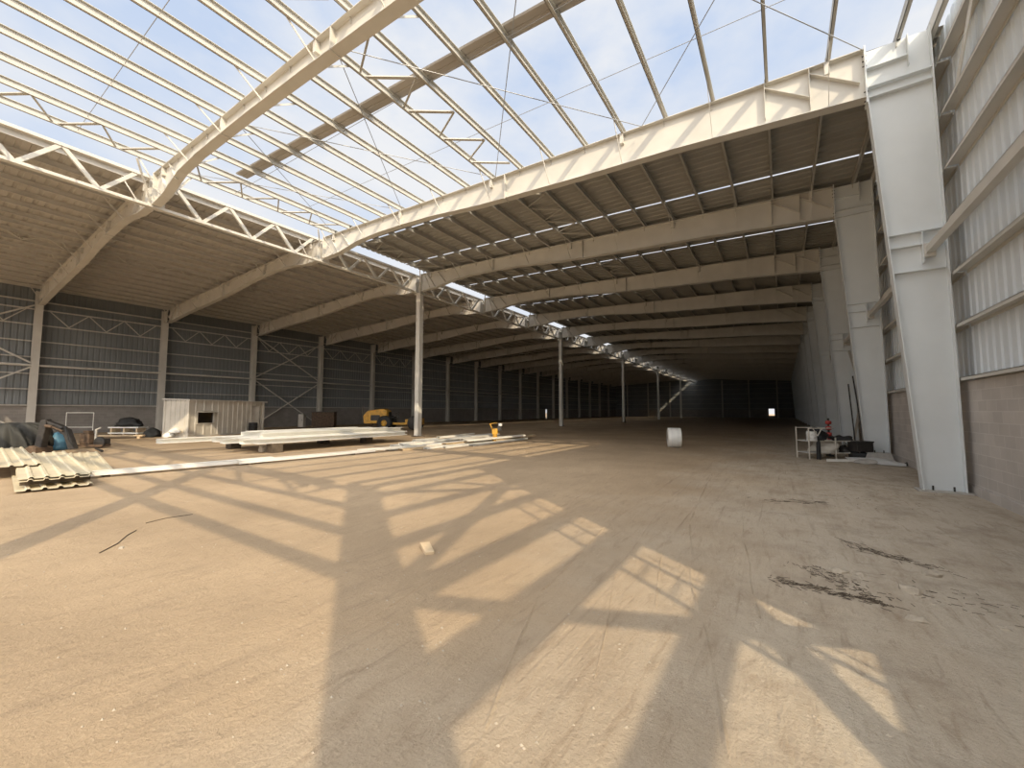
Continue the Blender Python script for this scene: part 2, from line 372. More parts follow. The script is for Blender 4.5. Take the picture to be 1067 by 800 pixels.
# straight corner column of the open front
t = thing('corner_column', 'straight wide corner column of the open front, behind the camera', 'column', (2.6, YF, 0))
m = MB(); m.box(2.35, YF+.122, 0, 2.9, YF+.146, 9.6); m.build('web', M_white, t, (2.6, YF, 0))
for n_, x in (('inner_flange', 2.33), ('outer_flange', 2.9)):
    m = MB(); m.box(x, YF-.036, 0, x+.02, YF+.304, 9.6); m.build(n_, M_white, t, (2.6, YF, 0))

# far long wall columns
def column_left():
    t = thing('wall_column', 'x', 'column', (-41.4, 0, 0), 0, 'columns along the far long wall'); o = (-41.4, 0, 0)
    m = MB(); m.prism([(-41.12, -.007, .02), (-41.12, -.007, 8.6), (-40.9, -.007, 8.72), (-40.9, -.007, 9.6), (-41.6, -.007, 9.6), (-41.6, -.007, .02)], (0, .014, 0)); m.build('web', M_left, t, o)
    m = MB(); m.box(-41.12, -.17, .02, -41.1, .17, 8.65); m.build('inner_flange', M_left, t, o)
    m = MB(); m.box(-41.62, -.17, .02, -41.6, .17, 9.62); m.build('outer_flange', M_left, t, o)
    m = MB(); m.box(-41.6, -.17, 4.4, -41.12, .17, 4.415); m.box(-41.6, -.17, 4.75, -41.12, .17, 4.765); m.build('stiffener', M_left, t, o)
    m = MB(); m.box(-41.62, -.22, 0, -41.0, .22, .02); m.build('base_plate', M_concrete, t, o)
    return t
cL = column_left()
def lab_left(i):
    if i == -1: return 'cream column at the front corner of the far long wall, outside the picture'
    if i == 0: return 'leftmost cream wall column, standing above the tarpaulin heap'
    if i == 1: return 'cream wall column at the left end of the site cabin'
    if i == 2: return 'cream wall column rising behind the site cabin roof'
    if i == 3: return 'cream wall column just right of the cross brace beyond the cabin'
    if i == 4: return 'cream wall column directly behind the yellow tractor'
    return f'{ORD[i]} cream column from the left along the far long wall'
for i in range(F0, FN):
    if i == F0: cL.location = (-41.4, fy(i), 0); cL['label'] = lab_left(i)
    else: dup(cL, (-41.4, fy(i), 0), lab_left(i))

# rafters
BOT = [(1.83, 8.56), (-2.3, 8.86), (-5.3, 8.99), (-9.1, 9.21), (-11.6, 9.46), (-13.4, 9.56), (-14.9, 9.60), (-16.3, 9.56), (-17.8, 9.33), (-19.12, 9.3)]
BOTA = [(1.83, 8.56), (-2.3, 9.06), (-5.3, 9.32), (-9.1, 9.55), (-12, 9.68), (-15.2, 9.74), (-16.7, 9.66), (-18.2, 9.26), (-19.12, 9.2)]
BOTF = [(1.83, 9.28), (-9, 9.66), (-19.12, 9.98)]
def rafter(side, BOT=BOT):
    f = (lambda x: x) if side > 0 else mir
    M_ = M_paint if side > 0 else M_left
    off = (f(1.83), 0, 8.56)
    t = thing('roof_rafter', 'x', 'rafter', (f(1.83), 0, 8.56), 0, 'rafters over the block wall side' if side > 0 else 'rafters over the far side')
    bt = [(f(x), z) for x, z in BOT]; tp = [(f(1.79), ztop(1.79)-.016), (f(-19.12), ztop(-19.12)-.016)]
    m = MB(); m.prism([(x, -.006, z) for x, z in bt] + [(x, -.006, z) for x, z in tp[::-1]], (0, .012, 0)); m.build('web', M_, t, off)
    m = MB(); m.strip(bt, -.14, .14, -.018); m.build('bottom_flange', M_, t, off)
    m = MB(); m.strip(tp, -.14, .14, .016); m.build('top_flange', M_, t, off)
    for x0, zz in ((-7.95, 9.14), (-13.4, 9.56)) if BOT not in (BOTA, BOTF) else ((-7.95, 9.49), (-13.4, 9.71)):
        m = MB(); m.box(f(x0)-.015, -.14, zz-.05, f(x0)+.015, .14, ztop(x0)); m.build('splice_plate', M_, t, off)
    m = MB(); m.box(f(-19.12)-.012, -.15, 9.2, f(-19.12)+.012, .15, ztop(-19.1)+.02); m.build('end_plate', M_, t, off)
    for x0, zz in ((-.1, 8.84), (.8, 8.73)):
        m = MB(); m.box(f(x0)-.006, -.13, zz, f(x0)+.006, .13, ztop(x0)-.02); m.build('stiffener', M_, t, off)
    for x0, zz, x1, z1 in ((1.7, 8.62, .8, 9.3), (.8, 8.68, -.1, 9.35)):
        m = MB(); m.bar((f(x0), -.06, zz+.32), (f(x1), -.06, z1+.28), .012, .12, (0, 1, 0)); m.build('stiffener', M_, t, off)
    for a, z0, c in ((-17.0, 9.5, -17.7), (-17.9, 9.36, -18.6)):
        m = MB(); m.bar((f(a), -.06, z0), (f(c), -.06, ztop(c)-.05), .012, .10, (0, 1, 0)); m.build('stiffener', M_, t, off)
    for k in range(1, 18, 2):
        x = PX[k] if k != 9 else PX[k]
        zb = next((z0+(z1-z0)*(x-x0)/(x1-x0) for (x0, z0), (x1, z1) in zip(BOT, BOT[1:]) if x1 <= x <= x0), 9.3)
        m = MB()
        for s in (-1, 1): m.bar((f(x), s*.10, zb+.02), (f(x), s*.78, ztop(x)+.04), .045, .012, (1, 0, 0))
        m.box(f(x)-.05, -.13, ztop(x)-.3, f(x)+.05, -.006, ztop(x)-.02) if k % 4 == 1 else None
        m.build('flange_brace', M_, t, off)
    return t
rF = rafter(1, BOTF); rA = rafter(1, BOTA); rR = rafter(1); rL = rafter(-1)
def lab_raf(i, s):
    if s > 0:
        return {-1: 'bare rafter of the open front frame, overhead behind the camera',
                0: 'bare rafter crossing the open sky at the upper left, nearest overhead',
                1: 'sunlit rafter along the edge of the decked roof, bolted to the nearest tapered column',
                2: 'first rafter fully under the decked roof, bolted to the second tapered column'}.get(i, f'{ORD[i-2] if i-2 < 20 else ""} rafter under the decked roof on the block wall side, counting inward')
    return {-1: 'front rafter of the far side, outside the picture',
            0: 'far side rafter sloping down to the leftmost wall column',
            1: 'far side rafter landing on the column at the cabin end',
            2: 'far side rafter landing on the column behind the cabin roof'}.get(i, f'{ORD[i]} far side rafter counting from the left of the picture')
for i in range(F0, FN):
    for s, r in ((1, rR), (-1, rL)):
        x = 1.83 if s > 0 else mir(1.83)
        if s > 0 and i < 1:
            q = rF if i == F0 else rA; q.location = (x, fy(i), 8.56); q['label'] = lab_raf(i, s)
        elif i == (F0 if s < 0 else 1): r.location = (x, fy(i), 8.56); r['label'] = lab_raf(i, s)
        else: dup(r, (x, fy(i), 8.56), lab_raf(i, s))

# ridge truss, one panel per bay, and its posts
def truss():
    t = thing('ridge_truss', 'x', 'truss', (RX, 0, 9.12), 0, 'ridge truss panels'); o = (RX, 0, 9.12); zb, zt2 = 9.17, 10.24
    m = MB(); m.box(RX-.10, 0, zb-.05, RX+.10, BAY, zb+.05); m.build('bottom_chord', M_paint, t, o)
    m = MB(); m.box(RX-.08, .1, zt2-.05, RX+.08, BAY-.1, zt2+.05); m.build('top_chord', M_paint, t, o)
    p = (BAY-1.1)/6
    ys = [.55+p*k for k in range(7)]
    for k in range(6):
        a, b = (zt2, zb) if k % 2 == 0 else (zb, zt2)
        m = MB(); m.bar((RX, ys[k], a), (RX, ys[k+1], b), .12, .10, (1, 0, 0)); m.build('diagonal', M_paint, t, o)
    for y0, y1 in ((.12, .75), (BAY-.12, BAY-.75)):
        m = MB(); m.bar((RX+.1, y0, zb), (RX+.75, y1, ztop(RX)+.05), .05, .05); m.build('knee_brace', M_paint, t, o)
    m = MB(); m.box(RX-.14, -.25, zb-.06, RX-.12, .25, zb+.7); m.box(RX+.12, -.25, zb-.06, RX+.14, .25, zb+.4); m.build('gusset_plate', M_paint, t, o)
    return t
tr = truss()
for i in range(F0, FN):
    lb = {-1: 'ridge truss panel at the far left edge of the open roof', 0: 'sunlit ridge truss panel between the two bare sky rafters',
          1: 'ridge truss panel ending on the nearest tall post'}.get(i, f'{ORD[i-2]} ridge truss panel beyond the nearest tall post' if i >= 2 else '')
    if i == F0: tr.location = (RX, fy(i), 9.12); tr['label'] = lb
    else: dup(tr, (RX, fy(i), 9.12), lb)
def post():
    t = thing('ridge_post', 'x', 'post', (RX, 0, 0), 0, 'tall square posts under the ridge truss'); o = (RX, 0, 0)
    m = MB(); m.box(RX-.17, -.17, .02, RX+.17, .17, 9.1); m.build('shaft', M_paint, t, o, bevel=.02)
    m = MB(); m.box(RX-.3, -.3, 0, RX+.3, .3, .03); m.build('base_plate', M_dark, t, o)
    m = MB(); m.box(RX-.24, -.24, 9.06, RX+.24, .24, 9.12); m.build('cap_plate', M_paint, t, o)
    return t
po = post()
for n_, i in enumerate((-1, 2, 5, 8, 11, 14)):
    lb = ['square post under the front end of the ridge, outside the picture', 'nearest tall square post, sunlit and rising from the scattered channels',
          'second tall square post, in the dark left of the white roll', 'third tall square post, left of the white roll', 'fourth tall square post, deep in the dark hall', 'farthest tall square post, before the end wall'][n_]
    if n_ == 0: po.location = (RX, fy(i), 0); po['label'] = lb
    else: dup(po, (RX, fy(i), 0), lb)

# front gable posts (open front)
gp = thing('gable_post', 'slim post of the open front, nearest the corner column, behind the camera', 'post', (-3.9, YF, 0), 0, 'posts of the open front'); 
m = MB(); m.box(-.15, -.012, 0, .15, .012, 9.5); m.build('web', M_white, gp)
for x in (-.16, .15):
    m = MB(); m.box(x, -.13, 0, x+.014, .13, 9.5); m.build('flange', M_white, gp)
for k, x in enumerate((-11.6, -26.5, -34)):
    dup(gp, (x, YF, 0), f'{ORD[k+1]} slim post of the open front from the corner column, outside the picture')

# ------------------------------------------------------------------ purlins
def purlin(side):
    m = MB(); s = 1 if side > 0 else -1
    m.channel((0, -.04, 0), (0, BAY+.04, 0), PD, .07, .012, (0, 0, 1), (1, 0, 0))
    m.box(-.016, -.05, -.16, 0, .05, .15)
    o = m.build('roof_purlin', M_purlin if side > 0 else M_left)
    return tag(o, 'x', 'purlin', kind='thing')
pr, pl = purlin(1), purlin(-1)
used = {1: False, -1: False}
def place_purlin(proto, s, x, i, label, group):
    if not used[s]: o = proto; used[s] = True
    else: o = proto.copy(); COL.objects.link(o)
    o.location = (x, fy(i), ztop(x)+.003); o['label'] = label; o['group'] = group
WHERE_R = {-1: 'before the overhead rafter', 0: 'between overhead rafter and decked edge',
           1: 'under the first decked bay', 2: 'under the second decked bay', 3: 'under the third decked bay', 4: 'under the fourth decked bay', 5: 'under the fifth decked bay'}
for i in range(-1, 6):
    for k in range(18):
        nm = f'{ORD[k]} roof purlin from the block wall, {WHERE_R[i]}'
        place_purlin(pr, 1, PX[k], i, nm, 'bare purlins against the sky' if i < 1 else 'purlins under the decked roof')
WHERE_L = {-1: 'left of the leftmost column', 0: 'left of the cabin column', 1: 'above the cabin bay', 2: 'above the cross braced bay', 3: 'above the tractor bay'}
for i in range(-1, 4):
    for k in range(18):
        place_purlin(pl, -1, mir(PX[k]), i, f'{ORD[k]} far roof purlin from the long wall, {WHERE_L[i]}', 'purlins under the far roof')
m = MB()
for k in range(18):
    x = PX[k]; z = ztop(x)
    m.channel((x, fy(6), z), (x, YE, z), PD, .065, .012, (0, 0, 1), (-1, 0, 0))
tag(m.build('deep_purlins', M_purlin), 'mass of purlins deep under the dark decked roof', 'purlins', kind='stuff')
m = MB()
for k in range(18):
    x = mir(PX[k]); z = ztop(x)
    m.channel((x, fy(4), z), (x, YE, z), PD, .065, .012, (0, 0, 1), (1, 0, 0))
tag(m.build('deep_far_purlins', M_left), 'mass of purlins deep under the dark far roof', 'purlins', kind='stuff')
# eave struts
for i in range(-1, 6):
    m = MB(); m.channel((2.86, fy(i), 9.5), (2.86, fy(i+1), 9.5), .28, .09, .012, (0, 0, 1), (1, 0, 0))
    tag(m.build('eave_strut', M_paint), ['eave strut over the unclad wall bay behind the camera', 'eave strut at the top right corner before the nearest column'][i+1] if i < 1 else f'{ORD[i-1]} eave strut past the nearest tapered column', 'eave strut', 'eave struts over the block wall', 'thing')

# zigzag lacing between purlins, tie rods
def lacing(x0, x1, i, label, group, M_=M_purlin):
    t = thing('purlin_lacing', label, 'lacing', (x0, fy(i), ztop(x0)+.06), 0, group); o = t.location
    n = 8; p = (BAY-1)/n
    for k in range(n):
        ya, yb = fy(i)+.5+p*k, fy(i)+.5+p*(k+1)
        a, b = (x0, x1) if k % 2 == 0 else (x1, x0)
        if k % 2 == 0: yb = ya+p*.8
        m = MB(); m.bar((a, ya, ztop(a)+.06), (b, yb, ztop(b)+.06), .09 if k % 2 else .05, .03); m.build('lacing_bar', M_, t, o)
W2 = {-1: 'before the overhead rafter', 0: 'in the open sky bay', 1: 'under the first decked bay', 2: 'under the second decked bay', 3: 'under the third decked bay'}
for i in range(-1, 4):
    lacing(PX[8]-.1, PX[9], i, f'zigzag lacing between middle purlins {W2[i]}', 'zigzag roof lacing')
    lacing(PX[16], PX[17], i, f'zigzag lacing beside the ridge truss {W2[i]}', 'zigzag roof lacing')
    if i < 3: lacing(mir(PX[8]-.1), mir(PX[9]), i, f'zigzag lacing under the far roof {WHERE_L[i]}', 'zigzag roof lacing')
XS = [1.75, -3.1, -8.3, -13.2, -18.1]
n_ = 0
for i in (0,):
    for k in range(4):
        a, b = XS[k], XS[k+1]
        for (p, q, w) in (((a, fy(i)+.2), (b, fy(i+1)-.2), 'leaning away from the wall'), ((b, fy(i)+.2), (a, fy(i+1)-.2), 'leaning toward the wall')):
            m = MB(); m.tube([(p[0], p[1], ztop(p[0])-.06), (q[0], q[1], ztop(q[0])-.06)], .011, 6)
            tag(m.build('tie_rod', M_rope), f'thin roof tie rod {w}, {ORD[k]} panel from the wall', 'tie rod', 'crossed tie rods in the sky bay', 'thing')
for i in (-1, 0):
    for q in (1, 2):
        y = fy(i)+BAY*q/3
        m = MB(); m.tube([(2.4, y, ztop(2.4)+.1), (RX+.9, y, ztop(RX+.9)+.1)], .008, 6)
        tag(m.build('sag_rod', M_rope), f'thin sag rod threading the bare purlins, {"nearer" if q == 1 else "farther"} of the two {W2[i]}', 'sag rod', 'sag rods through the bare purlins', 'thing')
# one loose roof sheet lying across the bare purlins
t = MB(); v = []; ys = [(-.22, .03), (-.19, 0), (-.02, 0), (0, .025), (.02, 0), (.19, 0), (.22, .03)]; nq = len(ys)
for y, d in ys:
    for x, yc in ((-2.6, 7.22), (-16.9, 6.80)): v.append((x, yc+y, ztop(x)+PD+.015+d))
t.poly(v, [(2*i, 2*i+1, 2*i+3, 2*i+2) for i in range(nq-1)])
o = t.build('roof_sheet', M_deck, recalc=False); s_ = o.modifiers.new('thick', 'SOLIDIFY'); s_.thickness = .003
tag(o, 'single long narrow brown roof sheet laid across the bare purlins against the sky', 'roof sheet', kind='thing')

# ------------------------------------------------------------------ wall girts, struts, braces
GR = [2.27, 3.33, 4.4, 5.5, 6.6, 7.75, 8.9]
for i in range(-1, 6):
    for k, z in enumerate(GR):
        gd = .22 if i > -1 else (.5 if k == 2 else .3); m = MB(); m.channel((3.15-gd, fy(i)+.05, z), (3.15-gd, fy(i+1)-.05, z), gd, .07, .012, (1, 0, 0), (0, 0, -1))
        wh = 'in the unclad bay behind the camera' if i == -1 else ('in the right foreground bay' if i == 0 else f'in the {ORD[i-1]} bay past the nearest column')
        tag(m.build('wall_girt', M_paint), f'{ORD[k]} girt up from the block wall {wh}', 'girt', 'girts on the block wall side', 'thing')
    t = thing('wall_strut', ('mid height strut ' + ('in the unclad bay behind the camera' if i == -1 else ('running to the nearest column bracket' if i == 0 else f'in the {ORD[i-1]} bay past nearest column'))), 'strut', (2.62, fy(i), 4.9 if i > -1 else 5.2), 0, 'mid height struts on the block wall side')
    m = MB(); m.box(-.06, .13, -.07, .06, BAY-.13, .07); m.build('strut_tube', M_paint, t)
    m = MB(); m.box(-.09, .0, -.14, .09, .14, .14); m.box(-.09, BAY-.14, -.14, .09, BAY, .14); m.build('end_plate', M_paint, t)
    if i < 3:
        m = MB(); m.tube([(3.0, fy(i)+3.4, 2.3), (3.0, fy(i)+3.4, 9.6)], .012, 6)
        tag(m.build('girt_rod', M_paint), 'thin upright rod tying the girts ' + ['in the unclad bay', 'in the right foreground bay', 'behind the nearest column', 'behind the second column'][i+1], 'rod', 'upright rods through the girts', 'thing')
        t = thing('girt_lacing', 'plate zigzag between the top girts ' + ['in the unclad bay', 'at the upper right corner', 'behind the nearest column', 'behind the second column'][i+1], 'lacing', (2.95, fy(i), 7.75), 0, 'plate zigzags on the block wall side')
        for k in range(4):
            y0 = .6+1.45*k; m = MB(); z0, z1 = (.0, 1.12) if k % 2 == 0 else (1.12, 0)
            m.bar((.05, y0, z0), (.05, y0+1.1, z1), .16, .012, (1, 0, 0)) if k % 2 else m.bar((.05, y0, z0), (.05, y0+1.1, z1), .03, .03)
            m.build('lacing_bar', M_paint, t)
m = MB()
for z in GR: m.channel((2.93, fy(6), z), (2.93, YE, z), .22, .07, .012, (1, 0, 0), (0, 0, -1))
tag(m.build('deep_girts', M_paint), 'mass of girts deep along the block wall', 'girts', kind='stuff')
GL = [1.98, 3.05, 4.08, 5.19, 6.25, 7.36, 8.40, 8.95]
for i in range(-1, 5):
    wh = ['at the left edge of the picture', 'between leftmost column and cabin column', 'behind the cabin', 'in the cross braced bay', 'behind the tractor', 'past the tractor'][i+1]
    for k, z in enumerate(GL):
        m = MB(); m.channel((-41.62, fy(i)+.1, z), (-41.62, fy(i+1)-.1, z), .2, .065, .012, (1, 0, 0), (0, 0, -1))
        tag(m.build('wall_girt', M_left), f'{ORD[k]} girt up the far long wall {wh}', 'girt', 'girts on the far long wall', 'thing')
    m = MB(); m.tube([(-41.25, fy(i)+.1, 4.58), (-41.25, fy(i+1)-.1, 4.58)], .075, 10)
    tag(m.build('wall_strut', M_left), f'round mid height strut of the far wall {wh}', 'strut', 'round struts on the far long wall', 'thing')
    t = thing('girt_lacing', f'zigzag lacing between high girts of the far wall {wh}', 'lacing', (-41.5, fy(i), 7.36), 0, 'zigzags on the far long wall')
    for k in range(6):
        y0 = .5+.95*k; m = MB(); z0, z1 = (1.0, .02) if k % 2 == 0 else (.02, 1.0)
        m.bar((.02, y0, z0), (.02, y0+.95, z1), .06, .03, (1, 0, 0)); m.build('lacing_bar', M_left, t)
m = MB()
for z in GL: m.channel((-41.62, fy(5), z), (-41.62, YE, z), .2, .065, .012, (1, 0, 0), (0, 0, -1))
m.tube([(-41.25, fy(5), 4.58), (-41.25, YE, 4.58)], .075, 8)
tag(m.build('deep_far_girts', M_left), 'mass of girts deep along the far long wall', 'girts', kind='stuff')
def xbrace(x, i, label, M_, group, zz=((.2, 4.45), (4.75, 8.6)), w=.09):
    t = thing('cross_brace', label, 'brace', (x, fy(i), 0), 0, group)
    for z0, z1 in zz:
        for a, b in ((z0, z1), (z1, z0)):
            m = MB(); m.bar((0, .2, a), (0, BAY-.2, b), w, w, (1, 0, 0)); m.build('brace_bar', M_, t)
xbrace(-41.3, -1, 'double cross brace on the far wall at the left edge of the picture', M_left, 'cross braces')
xbrace(-41.3, 2, 'double cross brace on the far wall just past the cabin', M_left, 'cross braces')
xbrace(2.75, -1, 'double cross brace in the unclad bay behind the camera', M_paint, 'cross braces', ((.1, 5.3), (5.35, 9.0)), .15)
xbrace(2.72, 2, 'double cross brace on the block wall side past the second column', M_paint, 'cross braces')
# open front: girts along the gable
for k, z in enumerate((5.6, 6.72, 7.93, 9.2)):
    m = MB(); m.channel((2.3, YF, z), (-41.4, YF, z), .22, .07, .012, (0, 1, 0), (0, 0, -1))
    tag(m.build('front_girt', M_paint), f'{ORD[k]} long girt up the open front behind the camera', 'girt', 'girts of the open front', 'thing')
t = thing('front_lacing', 'zigzag lacing between upper girts of the open front behind the camera', 'lacing', (2.0, YF+.1, 7.93))
for k in range(36):
    m = MB(); z0, z1 = (1.25, .02) if k % 2 == 0 else (.02, 1.25)
    m.bar((-.2-k*1.15, 0, z0), (-.2-(k+1)*1.15, 0, z1), .10, .08, (0, 1, 0)); m.build('lacing_bar', M_paint, t)
# end wall posts and girts, far away in the dark
for k, x in enumerate((-38, -32, -26, -13, -7, -1)):
    t = thing('end_post', f'{ORD[k]} post of the dark end wall counting from its left corner', 'post', (x, YE-.4, 0), 0, 'end wall posts')
    m = MB(); m.box(-.15, -.01, 0, .15, .01, 9.6); m.build('web', M_left, t)
    m = MB(); m.box(-.15, -.15, 0, -.135, .15, 9.6); m.box(.135, -.15, 0, .15, .15, 9.6); m.build('flange', M_left, t)
for k in range(6):
    z = 2.3+1.25*k; m = MB(); m.channel((-41.3, YE-.2, z), (2.8, YE-.2, z), .12, .06, .012, (0, 1, 0), (0, 0, -1))
    tag(m.build('end_girt', M_left), f'{ORD[k]} girt up the dark end wall', 'girt', 'end wall girts', 'thing')
# ladder against the unclad bay (out of the picture, its shadow lies on the dirt)
t = thing('ladder', 'aluminium ladder standing at the unclad wall bay, outside the picture', 'ladder', (3.3, 1.03, 0))
for y in (-.22, .22):
    m = MB(); m.box(-.035, y-.014, 0, .035, y+.014, 7.2); m.build('rail', M_galv, t)
for k in range(21):
    m = MB(); m.tube([(0, -.22, .3+.33*k), (0, .22, .3+.33*k)], .017, 6); m.build('rung', M_galv, t)

# ------------------------------------------------------------------ things on the ground
def at(px, depth):             # ground point on the sight line of a column of the photograph, at a real distance
    lat = (px-533.5)/CAM_F*depth
    return Vector((lat*.834-.552*depth, lat*.552+.834*depth, 0))
VR = math.atan2(.552, .834)    # heading of "sideways" as the camera stands

# corrugated sheets, near left
def sheet_mesh(L, wv, M_):
    m = MB(); prof = []; n = 5; p = wv/n
    for k in range(n):
        for q, h in ((0, 0), (.62, 0), (.72, .035), (.90, .035)): prof.append((p*(k+q)-wv/2, h))
    prof.append((wv/2, 0)); v = []
    for y, h in prof: v += [(0, y, h), (-L, y, h)]
    m.poly(v, [(2*i, 2*i+1, 2*i+3, 2*i+2) for i in range(len(prof)-1)])
    o = m.build('corrugated_sheet', M_, recalc=False); sm = o.modifiers.new('thick', 'SOLIDIFY'); sm.thickness = .004
    return o
A0 = math.radians(-5.5)
sh = sheet_mesh(7.4, 1.06, M_tan)
tag(sh, 'top tan corrugated sheet of the stack lying at the left edge on the dirt', 'sheet', 'corrugated sheets at the left', 'thing')
sh.location = (-12.5, 1.92, .24); sh.rotation_euler = (0, 0, A0)
for dx, dy, z, lb, a in ((.10, -.02, .20, 'second tan corrugated sheet, directly under the topmost of the left stack', 0), (.28, -.06, .045, 'bottom corrugated sheet of the left stack, its white ribbed edge nearest the camera', .5),
                         (-2.6, -.42, .285, 'tan corrugated sheet lapped over the back of the left stack', 1.5), (-1.9, .75, .03, 'greyish corrugated sheet on the dirt behind the left stack', -3)):
    c = sh.copy(); COL.objects.link(c); c.location = (-12.5+dx, 1.92+dy, z); c.rotation_euler = (0, 0, A0+math.radians(a)); c['label'] = lb
for k, (d, lb) in enumerate(((.35, 'dark timber spacer inside the left sheet stack, at its near end'), (3.6, 'dark timber spacer inside the left sheet stack, near its middle'))):
    m = MB(); m.box(-.05, -.5, .085, .05, .5, .195); o = tag(m.build('timber_spacer', M_brown, bevel=.006), lb, 'timber', 'spacers in the sheet stack', 'thing')
    o.location = (-12.5-d*math.cos(A0), 1.92-d*math.sin(A0), 0); o.rotation_euler = (0, 0, A0)

# long channels laid end to end along the dirt
def lay_channel(name, p, q, w, M_, label, group, lip=.06, cat='channel'):
    m = MB(); p = Vector(p); q = Vector(q); d = (q-p); d.z = 0; side = Vector((d.y, -d.x, 0)).normalized()
    m.channel(p-p, q-p, w, lip, .010, tuple(side), (0, 0, 1)) if w < .12 else m.channel(q-p+Vector((0, 0, lip)), Vector((0, 0, lip)), w, lip, .010, tuple(side), (0, 0, -1))
    o = tag(m.build(name, M_), label, cat, group, 'thing'); o.location = p
    return o
lay_channel('steel_channel', (-13.85, 2.35, .06), (-13.5, 6.6, .06), .24, M_beam, 'long white channel lying beside the corrugated stack, nearest of the long row', 'long row of channels', .10)
lay_channel('steel_channel', (-13.42, 5.6, .05), (-13.2, 10.2, .05), .20, M_beam, 'long white channel in the middle of the row along the dirt', 'long row of channels', .09)
lay_channel('steel_channel', (-13.3, 9.6, .08), (-12.9, 14.6, .05), .20, M_beam, 'white channel at the far end of the row, running into the scattered pile', 'long row of channels', .09)
for k, (x, y) in enumerate(((-13.75, 2.9), (-13.35, 5.9), (-13.2, 9.3))):
    m = MB(); m.box(x-.28, y-.05, 0, x+.14, y+.05, .05)
    tag(m.build('timber_chock', M_brown, bevel=.005), f'{["nearest", "middle", "farthest"][k]} dark timber chock under the long row of channels', 'timber', 'chocks under the channels', 'thing')

# white beams stacked on dark blocks
BK = [(-16.3, 8.1, 'dark block under the beam stack, at its near right corner'), (-19.5, 8.0, 'dark block under the beam stack, at its left end'), (-18.9, 11.7, 'dark block under the middle of the beam stack'), (-17.3, 13.0, 'dark block under the far right end of the beam stack')]
for x, y, lb in BK:
    m = MB(); m.box(x-.24, y-.2, 0, x+.24, y+.2, .36)
    tag(m.build('timber_block', M_brown, bevel=.015), lb, 'block', 'blocks under the white beams', 'thing')
m = MB(); m.box(-17.0, 7.85, 0, -16.72, 8.12, .24); tag(m.build('concrete_block', M_stone, bevel=.02), 'small pale block beside the near dark block under the beams', 'block', kind='thing')
def lay_beam(x, y0, y1, z, tilt, lb, h=.17, w=.34):
    m = MB(); L = y1-y0
    m.box(-w/2, 0, 0, w/2, L, .014); m.box(-w/2, 0, h-.014, w/2, L, h); m.box(-.006, 0, .014, .006, L, h-.014)
    m.box(-w/2, 0, 0, -w/2+.012, L, h)
    o = tag(m.build('steel_beam', M_beam), lb, 'beam', 'white beams on blocks', 'thing'); o.location = (x, y0, z); o.rotation_euler = (0, 0, tilt)
for k in range(9):
    x = -16.25-k*.42
    lay_beam(x, 7.1+[.3, .0, .5, -.3, .2, .6, -.1, .4, -1.6][k], 14.4+[.2, .6, -.3, .4, .0, .5, -.2, .3, -2][k], .365, .012, f'{ORD[k]} white beam from the camera side in the lower layer on blocks')
for k in range(4):
    lay_beam(-17.2-k*.75, 8.0+.5*(k % 2), 15.2-.4*k, .545, .02, f'{ORD[k]} white beam from the camera side in the upper layer of the stack')

# scattered channels round the nearest post
rnd = random.Random(11)
place = [(-13.9, 10.2, 4.6, -2, 0), (-13.4, 10.9, 5.2, 1, 0), (-12.9, 11.2, 5.5, -3, 0), (-12.5, 12.2, 5.0, 2, 0), (-13.7, 12.0, 6.0, 4, 1), (-13.0, 12.6, 5.6, -5, 1), (-12.6, 13.4, 5.4, 3, 1),
         (-14.6, 12.2, 5.0, -7, 0), (-15.2, 13.2, 5.0, 6, 0), (-12.2, 13.0, 5.2, 0, 0), (-13.5, 13.8, 5.5, 8, 2), (-14.2, 14.2, 4.8, -9, 1), (-12.4, 14.6, 4.6, -4, 2), (-11.9, 14.4, 5.0, 2, 0),
         (-15.8, 14.6, 5.0, 3, 0), (-16.4, 15.2, 5.6, -4, 0), (-13.1, 15.2, 4.4, 12, 2), (-14.9, 15.6, 5.0, -2, 1), (-12.2, 16.6, 4.6, 5, 1), (-16.0, 16.6, 4.0, 10, 1)]
WHO = ['at its near left edge', 'second from its near left edge', 'pointing at the camera', 'on its near right side', 'crossing its second layer at the left', 'crossing the second layer in the middle', 'on the second layer toward the right',
       'splayed out left of the post', 'angled behind the row end', 'flat along its right edge', 'on top beside the post foot', 'slanting just before the post', 'on top toward the yellow rammer', 'outermost on the rammer side',
       'lying left behind the post', 'farthest left behind the post', 'topmost and most askew', 'alongside the post on the left', 'ending by the yellow rammer', 'farthest back of all']
for (x, y, L, a, lv), wh in zip(place, WHO):
    a = math.radians(a); z = .01+lv*.09
    lay_channel('loose_channel', (x, y, z), (x-L*math.sin(a), y+L*math.cos(a), z+rnd.uniform(0, .05)), rnd.choice((.20, .26, .30)), rnd.choice((M_beam, M_beam, M_galv, M_lumber)), f'loose pale channel of the scattered pile, {wh}', 'scattered channels round the post', .08)

